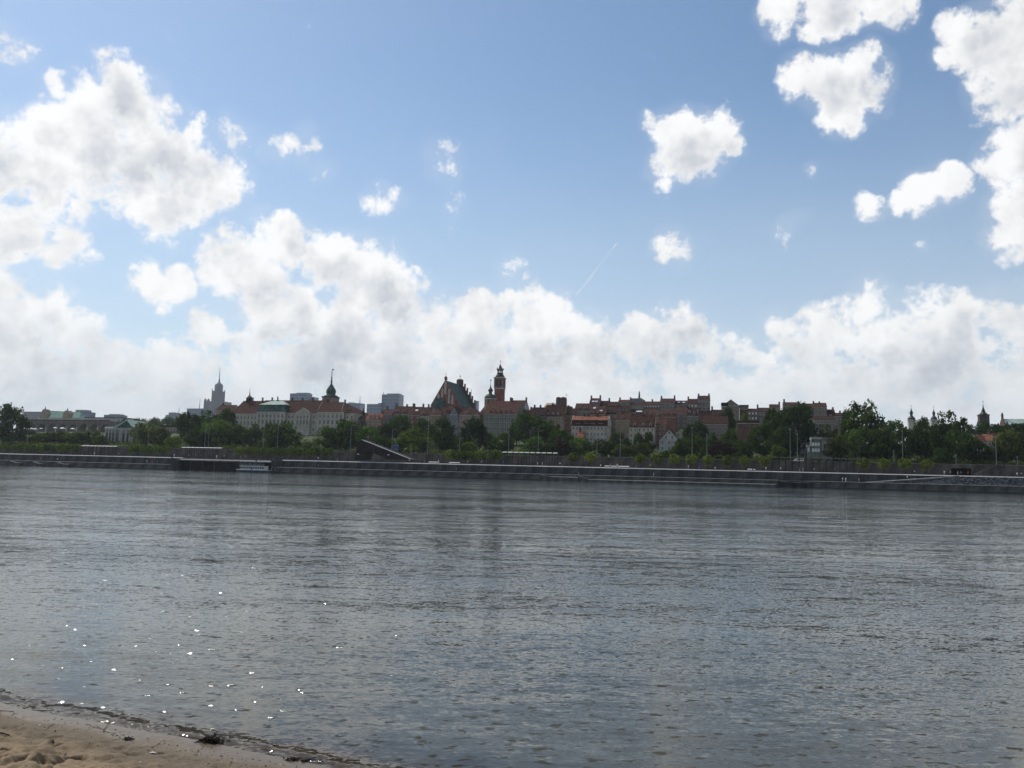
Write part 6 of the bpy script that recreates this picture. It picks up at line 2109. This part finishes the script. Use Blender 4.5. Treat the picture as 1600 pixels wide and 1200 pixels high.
LOWP, UPP = Z_LOW - .03, Z_UP
PEOPLE = [
    (89.5, 3, LOWP, 'stand', 'white', 'black', 'person in white standing on the low quay by the third landing step', .3),
    (63, 2.5, LOWP, 'walk', 'grey', 'black', 'person in grey walking on the low quay at far left', 1.5),
    (229.5, 3, LOWP, 'walk', 'white', 'blue', 'person in white walking on the low quay left of the landing stage', 1.4),
    (237.5, 4, LOWP, 'sit', 'red', 'black', 'person in red sitting on the low quay left of the landing stage', .2),
    (245.5, 3.4, LOWP, 'walk', 'grey', 'blue', 'person in grey walking nearest the landing stage on the low quay', -1.5),
    (146.5, 11, UPP, 'stand', 'white', 'grey', 'person in white before the leftmost pergola', 0),
    (185, 11, UPP, 'walk', 'pink', 'black', 'person in pink walking right of the leftmost pergola', 1.5),
    (271.5, 10.5, UPP, 'stand', 'white', 'grey', 'person in white above the left mooring pile', .5),
    (294, 12, UPP, 'stand', 'grey', 'black', 'person in grey at the left end of the pergola by the boat', .5),
    (305.5, 11, UPP, 'walk', 'red', 'blue', 'person in red before the pergola left of the boat', 1.2),
    (313, 12, UPP, 'stand', 'blue', 'black', 'person in blue before the pergola left of the boat', .2),
    (338, 11, UPP, 'arm', 'white', 'white', 'person all in white at the right end of the pergola by the boat', .6),
    (349.5, 11, UPP, 'stand', 'yellow', 'black', 'person in yellow right of the pergola by the boat', -.4),
    (376, 11, UPP, 'walk', 'pink', 'grey', 'person in pink above the bow of the boat', -1.4),
    (382, 11.5, UPP, 'stand', 'grey', 'black', 'person in grey above the boat cabin', .4),
    (440.5, 11, UPP, 'walk', 'red', 'black', 'person in red right of the boat on the promenade', 1.4),
    (497, 11, UPP, 'stand', 'white', 'blue', 'person in white below the onion tower on the promenade', .1),
    (527, 11, UPP, 'walk', 'blue', 'grey', 'person in blue left of the dark wedge ramp', 1.5),
    (498, 3, LOWP, 'walk', 'grey', 'black', 'person in grey on the low quay below the palace', -1.4),
    (639.5, 10.8, UPP, 'stand', 'white', 'black', 'person in white at the foot of the dark wedge ramp', .3),
    (654, 11, UPP, 'arm', 'black', 'black', 'person in black right of the dark wedge ramp', -.4),
    (663, 11, UPP, 'walk', 'red', 'blue', 'person in red walking left of the white benches', 1.5),
    (685, 11, UPP, 'walk', 'white', 'grey', 'person in white between the white benches', 1.5),
    (700, 3, LOWP, 'stand', 'black', 'black', 'dark dressed person on the low quay below the cathedral', 0),
    (713, 3.5, LOWP, 'walk', 'grey', 'black', 'person in grey on the low quay right below the cathedral', 1.5),
    (731, 11, UPP, 'stand', 'yellow', 'blue', 'person in yellow below the light green trees', .4),
    (752.5, 11, UPP, 'walk', 'white', 'black', 'person in white right below the light green trees', -1.5),
    (786, 11, UPP, 'stand', 'blue', 'black', 'person in blue at the left end of the long pergola', 0),
    (806, 11.5, UPP, 'stand', 'red', 'black', 'person in red under the long middle pergola', .3),
    (840, 11.5, UPP, 'walk', 'white', 'grey', 'person in white under the long middle pergola', 1.5),
    (847.5, 11.5, UPP, 'stand', 'pink', 'grey', 'person in pink under the long middle pergola', .5),
    (875, 11, UPP, 'arm', 'white', 'black', 'person in white right of the long middle pergola', .3),
    (904.5, 3, LOWP, 'stand', 'black', 'grey', 'dark dressed person on the low quay above the long ledge', 0),
    (938.5, 11, UPP, 'sit', 'white', 'black', 'person in white sitting left of the very long bench', 0),
    (953.5, 11, UPP, 'walk', 'grey', 'black', 'person in grey walking along the very long bench', 1.4),
    (964.5, 11, UPP, 'arm', 'white', 'blue', 'person in white standing at the very long bench', .3),
    (994, 10.8, UPP, 'walk', 'blue', 'grey', 'person in blue right of the very long bench', 1.5),
    (1021.5, 3, LOWP, 'walk', 'white', 'grey', 'person in white walking on the low quay below the cream house', 1.5),
    (1016, 10.8, UPP, 'stand', 'yellow', 'black', 'person in yellow below the cream house on the promenade', .3),
    (1075.5, 10.8, UPP, 'walk', 'white', 'grey', 'person in white below the bright umbrella tree', 1.5),
    (1092.5, 11, UPP, 'stand', 'blue', 'blue', 'person in blue right below the bright umbrella tree', .2),
    (1117.5, 11, UPP, 'sit', 'white', 'black', 'person in white sitting below the large brown house', .2),
    (1176, 11, UPP, 'sit', 'black', 'black', 'person in black sitting on the short white bench', .2),
    (1196.5, 11, UPP, 'arm', 'white', 'grey', 'person in white under the last spaced lime tree', .3),
    (1219.5, 11, UPP, 'stand', 'white', 'black', 'person in white at the left end of the dark posts', .3),
    (1249, 10.8, UPP, 'walk', 'red', 'grey', 'person in red walking by the dark posts below the van', 1.5),
    (1254.5, 10.8, UPP, 'walk', 'pink', 'grey', 'person in pink walking by the dark posts below the van', 1.5),
    (1272, 10.8, UPP, 'stand', 'grey', 'black', 'person in grey amid the dark posts', .3),
    (1304, 10.8, UPP, 'arm', 'blue', 'black', 'person in blue right half of the dark posts', -.4),
    (1316, 4.6, LOWP, 'stand', 'white', 'grey', 'left one of a couple in white on the low quay', .3),
    (1321, 4.6, LOWP, 'stand', 'white', 'white', 'right one of a couple in white on the low quay', -.3),
    (1341.5, 4.4, LOWP, 'walk', 'pink', 'grey', 'person in pink walking on the low quay toward the ramp', 1.5),
    (1417, 4.6, Z_LOW + 1.2, 'walk', 'white', 'black', 'person in white walking up the grey ramp', 1.5),
    (1428.5, 10.8, UPP, 'stand', 'grey', 'black', 'person in grey under the last lime tree of the right row', .3),
    (1444.5, 10.8, UPP, 'arm', 'black', 'black', 'person in black under the right row of lime trees', .3),
    (1475, 10.8, UPP, 'arm', 'white', 'grey', 'person in white left of the tunnel mouth', .3),
    (1484.5, 11, UPP, 'stand', 'grey', 'black', 'person in grey at the left side of the tunnel mouth', .3),
    (1496, 10.8, UPP, 'walk', 'pink', 'grey', 'person in pink passing the tunnel mouth', 1.5),
    (1501, 11, UPP, 'stand', 'blue', 'black', 'person in blue before the tunnel mouth', 0),
    (1512, 11, UPP, 'stand', 'red', 'black', 'person in red at the right side of the tunnel mouth', 0),
    (1568, 14, UPP, 'walk', 'black', 'black', 'person in black walking below the stairs at right', 1.5),
    (1588.5, 11, UPP, 'stand', 'white', 'blue', 'person in white near the right edge of the promenade', .3),
    (1595, 11, UPP, 'arm', 'grey', 'black', 'person in grey at the right edge of the promenade', .3),
]
for e in PEOPLE:
    person(*e)


# ---------------------------------------------------------------- stairs against the retaining wall
def stairs():
    v = 32.2
    ua, ub = upx(1522, v, 738), upx(1560, v, 730)
    t = thing('stairs', 'stair flight with brown parapet climbing the retaining wall at right', 'stairs', W(ua, v, Z_UP), TH)
    n = 22
    w = ub - ua
    h = Z_ROAD - Z_UP
    st = MB().box(0, w / n, .25, 1.6, 0, h / n, 'concrete_mid').mesh('step')
    for k in range(n):
        o = inst('step', st, t, (w * k / n, 0, 0), 0, (1, 1, k + 1))
    MB().add([(0, 0, 0), (w, 0, 0), (w, 0, h + .9), (0, 0, .9), (0, .22, 0), (w, .22, 0), (w, .22, h + .9), (0, .22, .9)],
             [(0, 1, 2, 3), (5, 4, 7, 6), (3, 2, 6, 7), (0, 3, 7, 4), (1, 5, 6, 2)], 'retaining').build('parapet', t)
    MB().bar((0, -.02, 1.0), (w, -.02, h + 1.0), .07, 'concrete_mid', 5).build('handrail', t)


stairs()


# ---------------------------------------------------------------- beach litter
def sand_at(px, py):
    d = ray(px, py)
    z = 0.1
    for _ in range(12):
        k = (z - CAM_Z) / d.z
        p = d * k
        t_, s_ = (p - SHO).dot(SHT), (p - SHO).dot(SHN)
        z = float(beach_z(np.array([t_]), np.array([s_]))[0])
    return Vector((p.x, p.y, z))


mat('driftwood', (0.045, 0.034, 0.026), var=.3, scale=20)
mat('twig', (0.07, 0.052, 0.036), var=.2, scale=20)
mat('dry_reed', (0.42, 0.34, 0.22), var=.15, scale=20)
mat('weed', (0.028, 0.022, 0.014), var=.3, scale=20)
mat('litter', (0.75, 0.74, 0.70), var=.05)


def stick(px, py, qx, qy, r, m, label, lift=0.0, name='twig', cat='twig', kinks=3):
    a, b = sand_at(px, py), sand_at(qx, qy)
    rng = random.Random(int(px * 13 + py))
    b = b + Vector((0, 0, lift))
    mb = MB()
    pts = []
    for k in range(kinks + 1):
        q = a.lerp(b, k / kinks)
        pts.append(q - a + Vector((rng.uniform(-1, 1), rng.uniform(-1, 1), 0)) * (b - a).length * .05 * (0 < k < kinks) + Vector((0, 0, r * .7)))
    for k in range(kinks):
        mb.bar(pts[k], pts[k + 1], r * (1 - .2 * k / kinks), m, 6, r * (1 - .25 * (k + 1) / kinks))
    return tag(mb.build(name, None, a), label, cat)


def clump(px, py, w, h, n, label, m='weed', name='weed_clump'):
    a = sand_at(px, py)
    rng = random.Random(int(px))
    mb = MB()
    for k in range(n):
        x, y = rng.gauss(0, w * .28), rng.gauss(0, w * .16)
        z = max(0, h * (1 - (x / w) ** 2 * 3)) * rng.random()
        d = Vector((rng.gauss(0, 1), rng.gauss(0, .6), rng.gauss(0, .25))).normalized() * rng.uniform(.25, .6) * w * .4
        p = Vector((x, y, z + .006))
        q = p + d
        q.z = max(.003, q.z)
        mb.bar(p, q, rng.uniform(.003, .007), m, 4)
    return tag(mb.build(name, None, a), label, 'weed')


clump(329, 1160, .26, .07, 240, 'dark clump of washed up weed on the sand near the waterline')
clump(457, 1188, .14, .025, 80, 'small dark weed clump left of the dark driftwood piece')
clump(200, 1156, .12, .02, 50, 'small scrap of weed in the middle of the beach')
t = stick(472, 1191, 492, 1186, .018, 'driftwood', 'dark driftwood piece at the right end of the beach', name='driftwood', cat='driftwood')
stick(488, 1187, 499, 1180, .005, 'twig', 'thin twig rising beside the dark driftwood', .05)
stick(500, 1190, 505, 1189, .014, 'driftwood', 'short dark wood stub right of the driftwood', name='driftwood', cat='driftwood')
stick(161, 1143, 172, 1129, .004, 'twig', 'thin dark stick leaning out of the wet sand', .03)
stick(162, 1143, 180, 1147, .004, 'twig', 'thin dark twig lying at the foot of the leaning stick')
stick(135, 1132, 160, 1140, .003, 'twig', 'curved fine root lying left of the leaning stick', kinks=5)
stick(0, 1111, 21, 1112, .006, 'twig', 'dark twig at the left edge close to the water')
stick(0, 1148, 15, 1149, .009, 'driftwood', 'dark wood piece at the left edge of the beach', name='driftwood', cat='driftwood')
stick(36, 1143, 68, 1146, .006, 'driftwood', 'long dark stick in the trampled sand at left')
stick(70, 1142, 86, 1131, .004, 'twig', 'short dark twig crossing the trampled sand at left')
stick(118, 1155, 126, 1152, .004, 'twig', 'tiny twig below the leaning stick')
stick(205, 1167, 247, 1166, .003, 'dry_reed', 'pale thin reed lying across the middle of the beach', kinks=5)
stick(281, 1186, 288, 1179, .006, 'dry_reed', 'short pale stick at the bottom of the beach')
stick(314, 1200, 327, 1192, .006, 'dry_reed', 'pale stick at the bottom edge right of the short pale stick')
stick(176, 1157, 186, 1155, .004, 'twig', 'tiny dark twig right below the leaning stick')


def scrap(px, py, s, label, name='litter_scrap'):
    a = sand_at(px, py)
    rng = random.Random(int(px))
    mb = MB()
    n = 7
    vs = [(0, 0, s * .5)] + [(s * rng.uniform(.7, 1.2) * math.cos(k * 6.28 / n), s * .55 * rng.uniform(.7, 1.2) * math.sin(k * 6.28 / n), s * .25 * rng.random()) for k in range(n)] + [(0, 0, 0.001)]
    mb.add(vs, [(0, 1 + k, 1 + (k + 1) % n) for k in range(n)] + [(n + 1, 1 + (k + 1) % n, 1 + k) for k in range(n)], 'litter')
    return tag(mb.build(name, None, a), label, 'litter')


scrap(238, 1177, .045, 'crumpled white litter scrap on the beach')
scrap(62, 1133, .022, 'white shell fragment in the trampled sand at left', 'shell')
scrap(219, 1191, .016, 'tiny white shell at the bottom of the beach', 'shell')
scrap(438, 1194, .014, 'tiny white shell left of the driftwood', 'shell')


def wrack():
    rng = random.Random(9)
    mb = MB()
    for k in range(950):
        t_ = rng.uniform(-7.6, 1.4)
        s_ = abs(rng.gauss(.35, .2)) if rng.random() < .55 else rng.uniform(.3, 2.6)
        p = SHO + SHT * t_ + SHN * s_
        z = float(beach_z(np.array([t_]), np.array([s_]))[0])
        if z < .015:
            continue
        r = rng.uniform(.003, .009) * (1.8 if rng.random() < .06 else 1)
        a = rng.uniform(0, 6.28)
        d = Vector((math.cos(a), math.sin(a), 0)) * r * rng.uniform(1, 3.5)
        e = Vector((-d.y, d.x, 0)).normalized() * r
        c = Vector((p.x, p.y, z))
        mb.add([c + d, c + e, c - d, c - e, c + Vector((0, 0, r * 1.1))], [(0, 1, 4), (1, 2, 4), (2, 3, 4), (3, 0, 4), (0, 3, 2, 1)], 'weed' if rng.random() < .75 else 'dry_reed')
    o = mb.build('beach_debris')
    o['label'] = 'scattered crumbs of bark, shell and weed on the sand'
    o['category'] = 'debris'
    struct(o, 'stuff')


wrack()


# ---------------------------------------------------------------- birds
def bird(px, py, dist, bank, label):
    p = ray(px, py).normalized() * dist + Vector((0, 0, CAM_Z))
    t = thing('bird', label, 'bird', p, bank, 'birds in the sky')
    MB().lathe([(.005, -.2), (.05, -.1), (.06, .0), (.035, .12), (.01, .22)], 8, 'lead_dark').build('body', t).rotation_euler = (math.pi / 2, 0, 0)
    for s in (-1, 1):
        MB().add([(s * .03, -.07, .02), (s * .26, -.1, .13), (s * .55, .02, .04), (s * .28, .06, .11), (s * .03, .08, .02), (s * .26, -.02, .115)],
                 [(0, 1, 5, 4), (1, 2, 5), (2, 3, 5), (3, 4, 5)], 'lead_dark').build('wing', t)


bird(40, 397, 230, .3, 'small dark bird high over the left cloud bank')
bird(373, 446, 260, -.4, 'small dark bird before the cloud left of centre')
bird(118, 470, 260, .8, 'small dark bird low over the left cloud bank')
bird(965, 197, 300, .2, 'tiny dark bird left of the round white cloud')


# ---------------------------------------------------------------- haze
def haze():
    m = bpy.data.materials.new('haze_air')
    m.use_nodes = True
    T = m.node_tree
    T.nodes.clear()
    N = NT(T)
    pv = N.n('ShaderNodeVolumePrincipled')
    pv.inputs['Color'].default_value = (0.86, 0.92, 1.0, 1)
    pv.inputs['Density'].default_value = HAZE_DENSITY
    pv.inputs['Anisotropy'].default_value = 0.35
    o = N.n('ShaderNodeOutputMaterial')
    N.l(pv.outputs[0], o.inputs['Volume'])
    MATS['haze_air'] = m
    b = MB().box(-4700, 4700, -1600, 6200, -3.2, 330, 'haze_air').build('haze')
    struct(b, 'stuff')


HAZE_DENSITY = 0.00006
haze()
